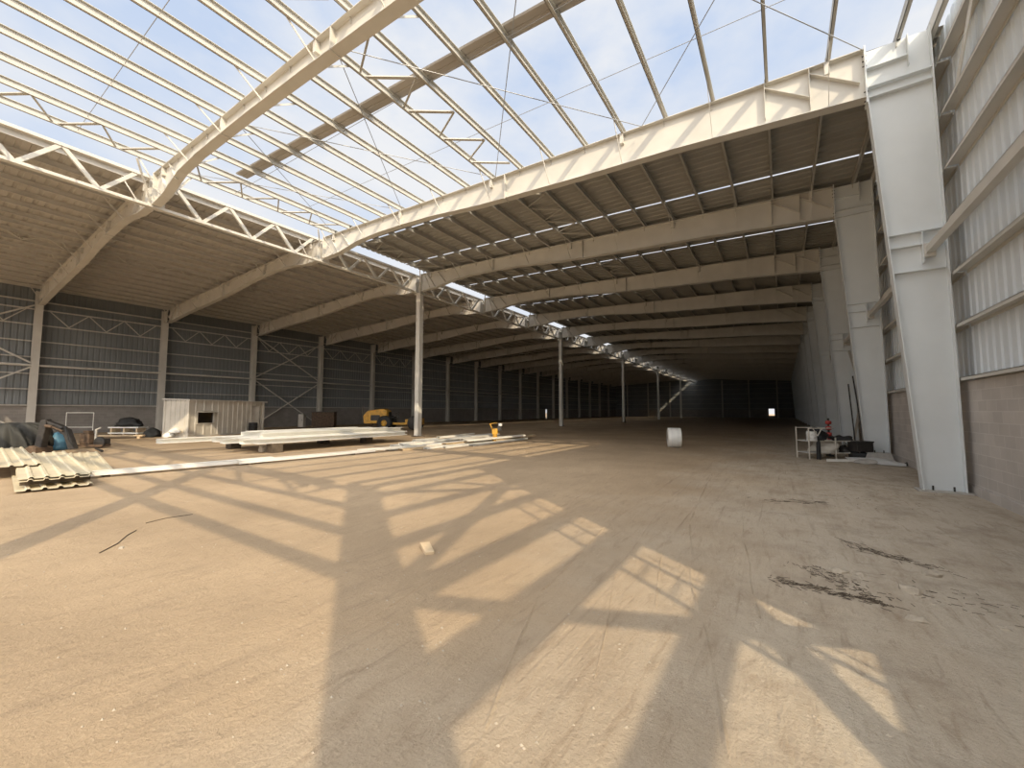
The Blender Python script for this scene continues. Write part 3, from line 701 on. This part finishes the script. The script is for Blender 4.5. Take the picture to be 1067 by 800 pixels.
# yellow tractor roller in the shade
T0 = at(402, 33.5)
t = thing('road_roller', 'dusty yellow road roller with one big wheel facing us, parked left of the post', 'roller', T0, VR)
m = MB(); m.prism([(-1.9, .2, .55), (-1.95, .2, 1.2), (-1.55, .2, 1.62), (-.3, .2, 1.78), (.05, .2, 1.6), (.0, .2, .9), (-.5, .2, .55)], (0, 1.2, 0)); m.build('engine_hood', M_yellow, t, bevel=.06)
m = MB(); m.box(-1.3, .17, .8, -.55, .2, 1.25); m.build('hood_grille', M_dark, t)
m = MB(); m.box(-1.7, .15, .55, -1.55, .2, 1.5); m.build('hood_pillar', M_yellow, t)
m = MB(); m.box(.3, .3, .45, 2.9, 1.3, .62); m.prism([(1.5, .3, .6), (2.9, .3, .6), (2.9, .3, 1.0), (1.5, .3, .9)], (0, 1.0, 0)); m.build('front_frame', M_yellow, t, bevel=.02)
m = MB(); m.lathe([(.25, -.22), (.52, -.22), (.60, -.15), (.60, .15), (.52, .22), (.25, .22)], (-.1, .05, .60), (0, 1, 0), 28); w = m.build('tyre', M_black, t)
m = MB(); m.lathe([(0, -.18), (.10, -.20), (.26, -.16), (.27, -.12), (.27, .1)], (-.1, .05, .60), (0, 1, 0), 20); m.build('wheel_hub', M_yellow, w)
w2 = dup(w); w2.location = (0, 1.35, 0)
m = MB(); m.lathe([(0, -.6), (.58, -.6), (.6, -.58), (.6, .58), (.58, .6), (0, .6)], (2.3, .8, .6), (0, 1, 0), 28); m.build('drum', M_dark, t)
m = MB(); m.tube([(-2.0, .25, 1.2), (-2.0, .25, 2.0)], .04); m.build('exhaust_pipe', M_dark, t)
m = MB(); m.box(.1, .6, 1.0, .55, 1.1, 1.1); m.box(.05, .6, 1.1, .15, 1.1, 1.5); m.build('seat', M_black, t, bevel=.03)
m = MB(); m.tube([(.85, .85, .95), (.7, .85, 1.4)], .03); m.lathe([(.17, -.015), (.2, 0), (.17, .015)], (.69, .85, 1.42), (-.35, 0, 1), 16); m.build('steering_wheel', M_black, t)
m = MB(); m.tube([(-2.55, .6, 0), (-2.5, .6, 1.45)], .03); m.box(-2.9, .55, .35, -2.3, .6, 1.35); tag(m.build('rusty_sheet', M_rust), 'rusty brown panel standing left of the yellow roller', 'panel', kind='thing').location = T0

# yellow rammer
t = thing('tamping_rammer', 'small yellow tamping rammer standing at the right end of the scattered channels', 'rammer', (-12.15, 16.75, 0), VR)
m = MB(); m.box(-.17, -.12, 0, .20, .12, .07); m.build('shoe', M_dark, t, bevel=.02)
m = MB(); m.tube([(0, 0, .07), (.02, 0, .5)], [.13, .10], 12); m.build('bellows', M_yellow, t)
m = MB(); m.box(-.13, -.12, .42, .15, .12, .72); m.build('body', M_yellow, t, bevel=.03)
m = MB(); m.box(.12, -.11, .60, .34, .11, .84); m.build('engine', M_dark, t, bevel=.02)
m = MB(); m.lathe([(0, 0), (.09, 0), (.1, .03), (.1, .12), (0, .14)], (.28, 0, .84), (0, 0, 1), 14); m.build('fuel_cap', M_wrap, t)
m = MB(); m.tube([(-.12, -.16, .68), (-.24, -.18, .95), (.1, -.18, 1.0), (.1, .18, 1.0), (-.24, .18, .95), (-.12, .16, .68)], .02, 8); m.build('handle', M_yellow, t)

# white wrapped roll
t = thing('wrapped_roll', 'white wrapped roll standing alone on the bare dirt in mid hall', 'roll', (-4.05, 19.1, .43), VR-.377+.10)
m = MB(); m.lathe([(.10, -.27), (.36, -.28), (.42, -.27), (.43, -.25), (.43, .25), (.42, .27), (.36, .28), (.10, .27)], (0, 0, 0), (1, 0, 0), 40); rl = m.build('roll_body', M_wrap, t)
m = MB(); m.lathe([(.10, -.27), (.10, .27)], (0, 0, 0), (1, 0, 0), 20); m.build('core', M_lumber, t)
for x in (-.12, .12):
    m = MB(); m.lathe([(.431, -.008), (.434, -.008), (.434, .008), (.431, .008)], (x, 0, 0), (1, 0, 0), 40); m.build('strap', M_galv, t)

# site cabin
d = Vector((-.478, .878, 0)); C0 = Vector((-29.7, 9.7, 0)); CL, CW, CH = 6.45, 1.55, 2.2
t = thing('site_cabin', 'off white container site cabin with a dark window by the long wall', 'cabin', C0, math.atan2(d.y, d.x))
m = MB()                     # local: x along the long face, camera side is y = 0, body runs to y = +CW
def ribs(a, b, z0, z1, y, sgn, pitch=.42):
    n = max(1, int((b-a)/pitch)); p = (b-a)/n; v = []; pts = []
    for k in range(n):
        for q, h in ((0, 0), (.7, 0), (.78, .03), (.92, .03)): pts.append((a+p*(k+q), y+sgn*h))
    pts.append((b, y))
    for x, yy in pts: v += [(x, yy, z0), (x, yy, z1)]
    m.poly(v, [(2*i, 2*i+2, 2*i+3, 2*i+1) for i in range(len(pts)-1)])
wx0, wx1, wz0, wz1 = .62, 1.85, .82, 1.48; dx0, dx1 = 5.25, 6.1
ribs(0, wx0, .1, CH, 0, -1); ribs(wx0, wx1, .1, wz0, 0, -1); ribs(wx0, wx1, wz1, CH, 0, -1); ribs(wx1, dx0, .1, CH, 0, -1); ribs(dx0, dx1, 1.95, CH, 0, -1); ribs(dx1, CL, .1, CH, 0, -1)
ribs(0, CL, .1, CH, CW, 1)
n = 5
for x, s in ((0, -1), (CL, 1)):
    v = []; pts = []
    for k in range(n):
        for q, h in ((0, 0), (.7, 0), (.78, .03), (.92, .03)): pts.append((CW/n*(k+q), h))
    pts.append((CW, 0))
    for y, h in pts: v += [(x+s*h, y, .1), (x+s*h, y, CH)]
    m.poly(v, [(2*i, 2*i+2, 2*i+3, 2*i+1) for i in range(len(pts)-1)])
m.build('wall_panels', M_cont, t, recalc=False)
m = MB(); m.prism([(-.12, -.16, CH), (-.12, CW+.1, CH+.05), (-.12, CW+.1, CH+.13), (-.12, -.16, CH+.08)], (CL+.35, 0, 0)); m.build('roof', M_left, t)
m = MB(); m.box(-.02, -.02, 0, CL+.02, CW+.02, .1); m.build('base_frame', M_left, t)
m = MB(); m.box(.04, .5, .1, CL-.04, .54, CH); m.build('inner_lining', M_brown, t)
m = MB(); m.box(wx0, .06, wz0, wx1, .08, wz1); wi = m.build('window', M_glass, t)
m = MB(); m.box(wx0-.05, -.05, wz0-.05, wx0, .06, wz1+.05); m.box(wx1, -.05, wz0-.05, wx1+.05, .06, wz1+.05); m.box(wx0, -.05, wz0-.05, wx1, .06, wz0); m.box(wx0, -.05, wz1, wx1, .06, wz1+.05); m.build('window_frame', M_cont, wi)
m = MB(); m.prism([(wx0-.05, -.05, wz1+.09), (wx0-.05, -.42, wz1+.02), (wx0-.05, -.42, wz1+.0), (wx0-.05, -.05, wz1+.06)], (wx1-wx0+.1, 0, 0)); m.build('window_flap', M_cont, wi)
m = MB(); m.prism([(dx0+.12, .32, .1), (dx1, .04, .1), (dx1, .07, .1), (dx0+.12, .35, .1)], (0, 0, 1.85)); dr = m.build('door', M_cont, t)
m = MB(); m.tube([(dx0+.2, .26, .95), (dx0+.2, .26, 1.1)], .015); m.build('handle', M_dark, dr)
for x, y in ((0, 0), (CL, 0), (0, CW), (CL, CW)):
    m = MB(); m.box(x-.05, y-.05, .0, x+.05, y+.05, CH); m.build('corner_post', M_cont, t)

# bits round the cabin
def barrel(name, loc, r, h, M_, label, cat='drum', lying=False):
    m = MB(); m.lathe([(0, 0), (r*.95, 0), (r, .02), (r, h*.33), (r*1.04, h*.345), (r, h*.36), (r, h*.64), (r*1.04, h*.655), (r, h*.67), (r, h-.02), (r*.95, h), (0, h-.02)], (0, 0, 0), (0, 0, 1), 20)
    o = tag(m.build(name, M_), label, cat, kind='thing'); o.location = loc; return o
p = C0+d*4.85+Vector((.878, -(-.478), 0))*.45
barrel('oil_drum', (p.x, p.y, 0), .27, .75, M_black, 'black drum standing beside the cabin door')
def lumpy(name, loc, r, M_, label, cat, seed, squash=.6, n=3, kind='thing', rough=.35, rz=0):
    import bmesh
    b = bmesh.new(); bmesh.ops.create_icosphere(b, subdivisions=n, radius=1)
    for v in b.verts:
        k = 1+rough*mnoise.noise(v.co*1.6+Vector((seed*3.1, seed, 0)))+rough*.4*mnoise.noise(v.co*4+Vector((seed, 0, seed)))
        v.co = Vector((v.co.x*r[0]*k, v.co.y*r[1]*k, max(-.25, v.co.z)*r[2]*k))
    zmin = min(v.co.z for v in b.verts)
    for v in b.verts: v.co.z -= zmin+.01
    me = bpy.data.meshes.new(name); b.to_mesh(me); b.free(); me.materials.append(M_)
    me.polygons.foreach_set('use_smooth', [n > 2]*len(me.polygons))
    o = bpy.data.objects.new(name, me); COL.objects.link(o); o.location = loc; o.rotation_euler = (0, 0, rz)
    return tag(o, label, cat, kind=kind)
q = at(179, 24.6); lumpy('cement_sack', (q.x, q.y, 0), (.42, .3, .26), M_wrap, 'white sack slumped against the left end of the cabin, lowest of two', 'sack', 2)
q = at(184, 24.3); lumpy('cement_sack', (q.x, q.y, .28), (.34, .26, .22), M_wrap, 'white sack on top of the other by the left end of the cabin', 'sack', 5)
q = at(160, 25); lumpy('tarp_heap', (q.x, q.y, 0), (.7, .4, .38), M_tarp, 'small dark tarpaulin heap between timber pile and cabin', 'tarpaulin', 8)
# pallet pile with dark goods
q = at(135, 26)
t = thing('trestle', 'pale timber trestle carrying a black heap, left of the cabin', 'trestle', q, VR)
for x in (-.8, .0, .8):
    m = MB(); m.box(x-.05, -.3, 0, x+.05, .3, .5); m.build('leg', M_lumber, t)
for z in (.15, .5):
    m = MB(); m.box(-.95, -.35, z, .95, .35, z+.07); m.build('board', M_beam, t)
lumpy('tarp_heap', (q.x, q.y, .58), (.85, .4, .42), M_black, 'black sheeting heaped on the pale timber trestle', 'tarpaulin', 4, rough=.5, rz=VR)
m = MB(); m.box(-1.5, -.1, .12, 1.7, .12, .2); m.box(-1.4, -.08, 0, -1.25, .1, .12); m.box(1.4, -.08, 0, 1.55, .1, .12)
q = at(118, 23.5); o = tag(m.build('plank', M_lumber, bevel=.01), 'long pale plank on chocks in front of the trestle', 'plank', kind='thing'); o.location = q; o.rotation_euler = (0, 0, VR+.1)
# white wire gate frame against the far wall
q = at(84, 27)
t = thing('gate_frame', 'thin white rectangular tube frame standing behind the boom arm', 'frame', q, VR)
for a, b in (((-.9, 0, 0), (-.9, 0, 1.45)), ((.9, 0, 0), (.9, 0, 1.45)), ((-.9, 0, 1.45), (.9, 0, 1.45)), ((-.9, 0, .5), (.9, 0, .5))):
    m = MB(); m.tube([a, b], .022, 8); m.build('tube', M_beam, t)
# boom arm of a digger resting on the ground
q = at(44, 15.6)
t = thing('boom_arm', 'dark folded digger boom arm resting on the dirt beside the tarpaulin', 'boom', q, VR)
m = MB(); m.prism([(-.12, -.12, .0), (.14, -.12, .0), (.34, -.12, 1.12), (.26, -.12, 1.28), (.08, -.12, 1.22)], (0, .24, 0)); m.build('stick', M_dark, t, bevel=.03)
m = MB(); m.prism([(.18, -.10, 1.08), (.26, -.10, 1.22), (.75, -.10, 1.06), (1.10, -.10, .88), (1.42, -.10, .15), (1.20, -.10, .12), (.98, -.10, .66), (.68, -.10, .84)], (0, .2, 0)); m.build('boom', M_dark, t, bevel=.03)
m = MB(); m.tube([(.36, -.16, 1.02), (.62, -.16, .98)], .055, 10); m.tube([(.6, -.16, .98), (1.02, -.16, .82)], .03, 10); m.build('hydraulic_ram', M_rust, t)
m = MB(); m.tube([(.26, -.14, 1.12), (.26, .14, 1.12)], .09, 12); m.build('pivot_pin', M_dark, t)
m = MB(); m.prism([(-.3, -.3, .0), (.22, -.3, .0), (.2, -.3, .2), (-.05, -.3, .28), (-.28, -.3, .12)], (0, .6, 0)); m.build('bucket', M_rust, t, bevel=.02)
m = MB(); m.tube([(.9, -.12, .92), (1.15, -.2, 1.0), (1.3, -.2, .5), (1.4, -.12, .25)], .025, 8); m.build('hose', M_black, t)
q = at(62, 16.8); o = lumpy('tarp_bundle', (q.x, q.y, 0), (.42, .35, .55), M_blue, 'blue plastic bundle under the boom arm', 'bundle', 9, rough=.3)
q = at(55, 17.4); lumpy('rag_heap', (q.x, q.y, 0), (.7, .4, .36), M_cont, 'pale rag heap behind the boom arm', 'heap', 12, rough=.5)
# engine scrap on skids
q = at(99, 17.6)
t = thing('engine_scrap', 'rusty engine and frame scrap right of the boom arm', 'scrap', q, VR)
m = MB(); m.box(-.55, -.2, .06, .6, .2, .16); m.build('skid', M_rust, t, bevel=.01)
m = MB(); m.box(-.4, -.18, .16, .0, .18, .62); m.box(-.34, -.12, .62, -.1, .12, .74); m.build('engine_block', M_rust, t, bevel=.03)
m = MB(); m.tube([(.12, 0, .16), (.12, 0, .8)], .045); m.tube([(.12, 0, .78), (.3, 0, .86)], .03); m.build('lever', M_cont, t)
m = MB(); m.lathe([(0, -.06), (.2, -.06), (.24, -.03), (.24, .03), (.2, .06), (0, .06)], (.42, -.12, .24), (0, 1, 0), 18); m.build('flywheel', M_dark, t)
m = MB(); m.box(.2, -.1, .16, .62, .16, .4); m.build('gearbox', M_dark, t, bevel=.03)
m = MB(); m.tube([(-.7, .1, .05), (1.0, -.05, .05)], .04); tag(m.build('scrap_bar', M_dark), 'dark scrap bar on the dirt before the engine scrap', 'bar', kind='thing').location = at(104, 16.4)
# tarpaulin heap at the left edge
def tarp(loc):
    m = MB(); nu, nv = 110, 26; v = []
    for i in range(nu+1):
        a = 2*math.pi*i/nu
        for j in range(nv+1):
            e_ = math.pi/2*j/nv
            fold = 1+.13*math.sin(11*a+7*e_)*max(0, math.cos(e_))**.4+.07*math.sin(23*a+9*e_)*math.cos(e_)
            x = 1.05*math.cos(a)*max(0, math.cos(e_))**.55*fold; y = .75*math.sin(a)*max(0, math.cos(e_))**.55*fold
            z = 1.12*math.sin(e_)**.8+.06*math.sin(6*a+e_*4)*math.sin(2*e_)
            v.append((x+.22*z, y, max(z, 0)))
    m.poly(v, [(i*(nv+1)+j, (i+1)*(nv+1)+j, (i+1)*(nv+1)+j+1, i*(nv+1)+j+1) for i in range(nu) for j in range(nv)], True)
    o = tag(m.build('tarpaulin', M_tarp), 'dark grey tarpaulin draped in diagonal folds over a heap at the left edge', 'tarpaulin', kind='thing')
    o.location = loc; o.rotation_euler = (0, 0, VR)
q = at(16, 15.9); tarp(q)
# cabinets by the far wall
q = at(315, 40.5); m = MB(); m.box(-.27, -.25, 0, .27, .25, 1.25); o = m.build('body', M_cont, None, bevel=.02)
t = thing('metal_locker', 'pale upright locker against the far wall, right of the cabin', 'locker', q, VR); o.parent = t
m = MB(); m.box(-.24, -.275, .06, .24, -.255, 1.2); dd = m.build('door', M_cont, t); m = MB(); m.box(.14, -.30, .6, .17, -.276, .75); m.build('handle', M_dark, dd)
q = at(338, 40); m = MB(); m.box(-1.1, -.3, .1, 1.1, .3, 1.45); o = m.build('body', M_rust, None, bevel=.03)
t = thing('storage_box', 'large dark brown storage box by the far wall, right of the pale locker', 'box', q, VR); o.parent = t
m = MB(); m.box(-1.14, -.34, 1.45, 1.14, .34, 1.52); m.build('lid', M_dark, t); m = MB(); m.box(-1.0, -.25, 0, 1.0, .25, .1); m.build('skid', M_brown, t)

# ---- right side: rack, tyre, scrap
q = at(859, 14.1)
t = thing('scrap_rack', 'pale tube rack full of scrap standing before the third tapered column', 'rack', q, VR)
RW, RH = .84, 1.05
for x in (-RW, 0.05, RW):
    for y in (-.3, .3):
        h = RH if x < 0 else (.72 if x < .5 else .62)
        m = MB(); m.tube([(x, y, 0), (x, y, h)], .022, 8); m.build('post', M_cont, t)
for y in (-.3, .3):
    for z, x0, x1 in ((.2, -RW, RW), (.60, -RW, RW), (RH-.02, -RW, .0)):
        m = MB(); m.tube([(x0, y, z), (x1, y, z)], .018, 8); m.build('rail', M_cont, t)
for z in (.19, .585):
    m = MB(); m.box(-RW, -.3, z, RW, .3, z+.012); m.build('shelf', M_galv, t)
for a in (-.15, .15):
    m = MB(); m.tube([(-RW+.3, -.3, RH-.28), (-RW+.3+a, -.3, RH-.02)], .016, 6); m.build('fork_strut', M_cont, t)
def onrack(x, y, z):
    return q+Vector((x*math.cos(VR)-y*math.sin(VR), x*math.sin(VR)+y*math.cos(VR), z))
barrel('paint_bucket', onrack(-.6, -.1, .60), .15, .32, M_wrap, 'white bucket on the left end of the scrap rack', 'bucket')
lumpy('rag_heap', onrack(-.1, 0, .20), (.4, .22, .3), M_cont, 'beige rag bundle on the lower shelf of the scrap rack', 'heap', 21, rough=.5)
lumpy('cable_heap', onrack(-.3, .05, .60), (.3, .2, .30), M_black, 'black cable heap on the upper shelf behind the white bucket', 'cable', 23, rough=.6)
lumpy('cable_heap', onrack(.5, 0, .60), (.28, .2, .14), M_black, 'black cable heap on the right half of the scrap rack', 'cable', 24, rough=.6)
lumpy('cable_heap', onrack(.55, 0, .20), (.25, .2, .16), M_dark, 'dark cable heap on the lower right shelf of the scrap rack', 'cable', 26, rough=.6)
m = MB(); m.tube([(0, 0, .0), (0, 0, .55), (.02, -.03, .62)], [.07, .06, .03], 10); o = tag(m.build('black_bag', M_black), 'black bag hanging low at the left post of the scrap rack', 'bag', kind='thing'); o.location = onrack(-.62, -.42, .0)
t2 = thing('chain_jack', 'red upright jack standing behind the scrap rack against the column', 'jack', onrack(.55, .62, 0))
m = MB(); m.box(-.12, -.12, 0, .12, .12, .05); m.build('foot', M_dark, t2)
m = MB(); m.tube([(0, 0, .05), (0, 0, 1.35)], .035, 10); m.build('stem', M_dark, t2)
for z in (.55, .78, 1.0, 1.2):
    m = MB(); m.lathe([(.04, -.07), (.09, -.05), (.09, .05), (.04, .07)], (0, 0, z), (0, 0, 1), 14); m.build('collar', M_red, t2)
# tyre with black crate on top
q2 = at(893, 13.75)
t = thing('tyre_carcass', 'black tyre lying on the dirt between scrap rack and second tapered column', 'tyre', (q2.x, q2.y, .125))
m = MB(); m.lathe([(.17, -.10), (.27, -.12), (.32, -.08), (.32, .08), (.27, .12), (.17, .10), (.17, -.10)], (0, 0, 0), (0, 0, 1), 28); m.build('tread', M_black, t)
m = MB(); m.lathe([(.05, -.02), (.16, -.06), (.175, -.08), (.175, .08), (.16, .05), (.05, .02), (.05, -.02)], (0, 0, 0), (0, 0, 1), 20); m.build('rim', M_galv, t)
m = MB(); m.box(-.27, -.2, .26, .27, .2, .60); m.box(-.29, -.22, .56, .29, .22, .61)
o = tag(m.build('black_crate', M_dark, bevel=.015), 'black crate sitting on the tyre beside the second tapered column', 'crate', kind='thing'); o.location = (q2.x, q2.y, 0); o.rotation_euler = (0, 0, VR)
for k, (pa, za, pb, lb) in enumerate(((884, 2.6, 889, 'thin dark bar leaning beside the second tapered column, left of two'), (889, 2.9, 899, 'thin dark bar leaning beside the second tapered column, right of two'))):
    a = at(pb, 14.6); b = at(pa, 15.0); m = MB(); m.bar((0, 0, 0), (b.x-a.x, b.y-a.y, za), .05, .04); o = tag(m.build('leaning_bar', M_dark), lb, 'bar', 'leaning dark bars', 'thing'); o.location = a
# white tube, bent sheet, plinth
a = at(858, 13.1); b = at(913, 12.9); m = MB(); m.bar((0, 0, .045), (b.x-a.x, b.y-a.y, .045), .08, .08)
tag(m.build('steel_tube', M_beam, bevel=.006), 'straight white tube lying on the dirt in front of the scrap rack', 'tube', kind='thing').location = a
q3 = at(908, 12.6)
m = MB(); P_ = [(-.95, .05, .10), (-.80, .30, .08), (-.25, .28, .16), (.15, .34, .13), (.72, .12, .08), (.85, -.08, .05), (.3, -.22, .03), (-.2, -.10, .05), (-.62, -.12, .03)]
m.poly([(0, .05, .17)]+P_, [(0, i+1, (i+1) % len(P_)+1) for i in range(len(P_))])
o = m.build('bent_sheet', M_galv); sm = o.modifiers.new('thick', 'SOLIDIFY'); sm.thickness = .02
tag(o, 'crumpled grey metal sheet lying at the foot of the second tapered column', 'metal sheet', kind='thing'); o.location = q3; o.rotation_euler = (0, 0, -.75)
q4 = at(899, 12.6); lumpy('concrete_lump', (q4.x, q4.y, 0), (.3, .16, .12), M_concrete, 'flat concrete lump beside the end of the white tube', 'lump', 31, n=2)
q5 = at(946, 12.1); lumpy('concrete_lump', (q5.x, q5.y, 0), (.2, .12, .10), M_dark, 'dark lump behind the tip of the crumpled sheet', 'lump', 33, n=2)
t = thing('concrete_plinth', 'pale concrete plinth with bolts in front of the second tapered column', 'plinth', (2.55, fy(2)-.62, 0))
m = MB(); m.prism([(-.38, -.18, 0), (.36, -.18, 0), (.28, -.15, .26), (-.30, -.15, .26)], (0, .32, 0)); m.build('body', M_concrete, t, bevel=.01)
for x in (-.1, .12):
    m = MB(); m.tube([(x, -.02, .26), (x, -.02, .34)], .016, 6); m.build('anchor_bolt', M_dark, t)

# small bits on the ground
m = MB(); m.prism([(-.14, -.05, 0), (.13, -.06, 0), (.14, .04, 0), (-.12, .06, 0)], (0, 0, .05)); o = tag(m.build('wood_offcut', M_lumber, bevel=.006), 'pale wood offcut lying alone in the sunlit patch near the wide shadow', 'offcut', kind='thing')
o.location = (-3.45, 3.45, 0); o.rotation_euler = (0, .12, -.5)
RK = [(.41, 5.3, .085, 'pale stone beside the dark twig streak, nearest the sun patch'), (1.17, 5.71, .10, 'pale stone farthest right among those on the trodden dirt'), (.9, 5.09, .10, 'flat pale stone at the right end of the twig streak'),
      (.81, 4.42, .075, 'pale stone closest to the camera on the trodden dirt'), (.58, 5.3, .06, 'small stone right after the one beside the twig streak'), (1.0, 4.85, .05, 'small stone between the flat stone and the closest one'),
      (1.3, 4.6, .05, 'small stone nearest the block wall side in the foreground'), (.1, 4.3, .04, 'tiny stone at the corner of the curved sun patch'), (-.6, 8.9, .05, 'small dark stone far along the trodden dirt'), (-6.48, 1.54, .05, 'small stone in the left sunlit sand near the sticks')]
for k, (x, y, r, lb) in enumerate(RK):
    r *= .72; o = lumpy('stone', (x, y, -.01), (r*1.3, r, r*.75), M_stone, lb, 'stone', 40+k, n=2, rough=.5, rz=k)
    o['group'] = 'loose stones on the dirt'
def stick(pts, r, label):
    m = MB(); m.tube([(x, y, r*.5) for x, y in pts], r*.5, 6); return tag(m.build('stick', M_brown), label, 'stick', 'sticks in the left sand', 'thing')
stick([(-6.45, 1.35), (-6.72, 1.56), (-7.05, 1.72), (-7.25, 1.86)], .012, 'crooked dark stick in the left sunlit sand, nearer of two')
stick([(-7.6, 2.05), (-7.7, 2.3), (-7.65, 2.62)], .010, 'thin dark stick in the left sunlit sand, farther of two')
m = MB(); rn = random.Random(5)
def twigs(cx, cy, dx, dy, n, spread, L):
    for k in range(n):
        u = rn.random(); x = cx+dx*u+rn.gauss(0, spread); y = cy+dy*u+rn.gauss(0, spread); a = math.atan2(dy, dx)+rn.gauss(0, .6); l = rn.uniform(.3, 1)*L
        m.bar((x, y, .006), (x+l*math.cos(a), y+l*math.sin(a), .003+rn.uniform(0, .008)), .004, .003)
twigs(-.15, 4.72, .8, -.08, 150, .05, .09); twigs(.1, 5.3, .6, -.6, 120, .09, .07); twigs(.5, 6.5, .8, -.6, 70, .06, .16); twigs(-.4, 8.7, .9, .3, 50, .10, .2); twigs(.8, 5.2, .9, -.4, 50, .15, .07); twigs(1, 9, 1.2, 3, 60, .5, .10)
tag(m.build('twig_litter', M_brown), 'dark twigs and straw strewn over the trodden dirt', 'twigs', kind='stuff')
def smooth_path(pts, n=24):
    out = []
    for (x0, y0), (x1, y1) in zip(pts, pts[1:]):
        for k in range(n):
            u = k/n; x = x0+(x1-x0)*u; y = y0+(y1-y0)*u
            out.append((x+.05*mnoise.noise(Vector((x*.8, y*.8, 3))), y+.05*mnoise.noise(Vector((x*.8, y*.8, 9)))))
    return out
m = MB()
for pts, w in (([(-1.1, 1.2), (-1.84, 3.17), (-2.16, 6.02), (-2.2, 12)], .018), ([(-.2, 1.9), (-.42, 2.9), (-.75, 4.2), (-1.2, 6.5), (-1.6, 12)], .022), ([(-1.0, 2.4), (-1.42, 3.95), (-1.75, 7), (-1.8, 14)], .012), ([(-.9, 3.4), (-1.25, 5.2), (-1.35, 9)], .014), ([(-2.7, 2.0), (-3.0, 4.0), (-3.3, 8)], .012), ([(-.2, 3.8), (-.5, 6.2), (-.7, 10)], .014)):
    pp = smooth_path(pts); v = []; n = len(pp)
    for k, (x, y) in enumerate(pp):
        d_ = Vector((pp[min(k+1, n-1)][0]-pp[max(k-1, 0)][0], pp[min(k+1, n-1)][1]-pp[max(k-1, 0)][1])).normalized()
        h = w*.7*max(0, .55+1.2*mnoise.noise(Vector((x*4, y*4, 1))))
        v += [(x-d_.y*w, y+d_.x*w, -.002), (x, y, h), (x+d_.y*w, y-d_.x*w, -.002)]
    m.poly(v, [(3*k+j, 3*k+j+1, 3*k+j+4, 3*k+j+3) for k in range(n-1) for j in range(2)])
tag(m.build('soil_ridges', M_ground, recalc=False), 'low crumbly soil ridges left by wheels on the dirt', 'ridges', kind='stuff')
m = MB(); rn = random.Random(9)
for k in range(900):
    dd_ = rn.uniform(2, 12); pxx = rn.uniform(20, 1060); p_ = at(pxx, dd_)
    if p_.x > 2.0 or p_.y < .6: continue
    r = rn.uniform(.004, .010); a = rn.random()*3
    m.poly([(p_.x+r*1.3*math.cos(a+k2*1.57), p_.y+r*math.sin(a+k2*1.57), 0) for k2 in range(4)]+[(p_.x, p_.y, r)], [(0, 1, 4), (1, 2, 4), (2, 3, 4), (3, 0, 4)])
tag(m.build('gravel_crumbs', M_stone), 'tiny gravel crumbs scattered over the dirt floor', 'gravel', kind='stuff')
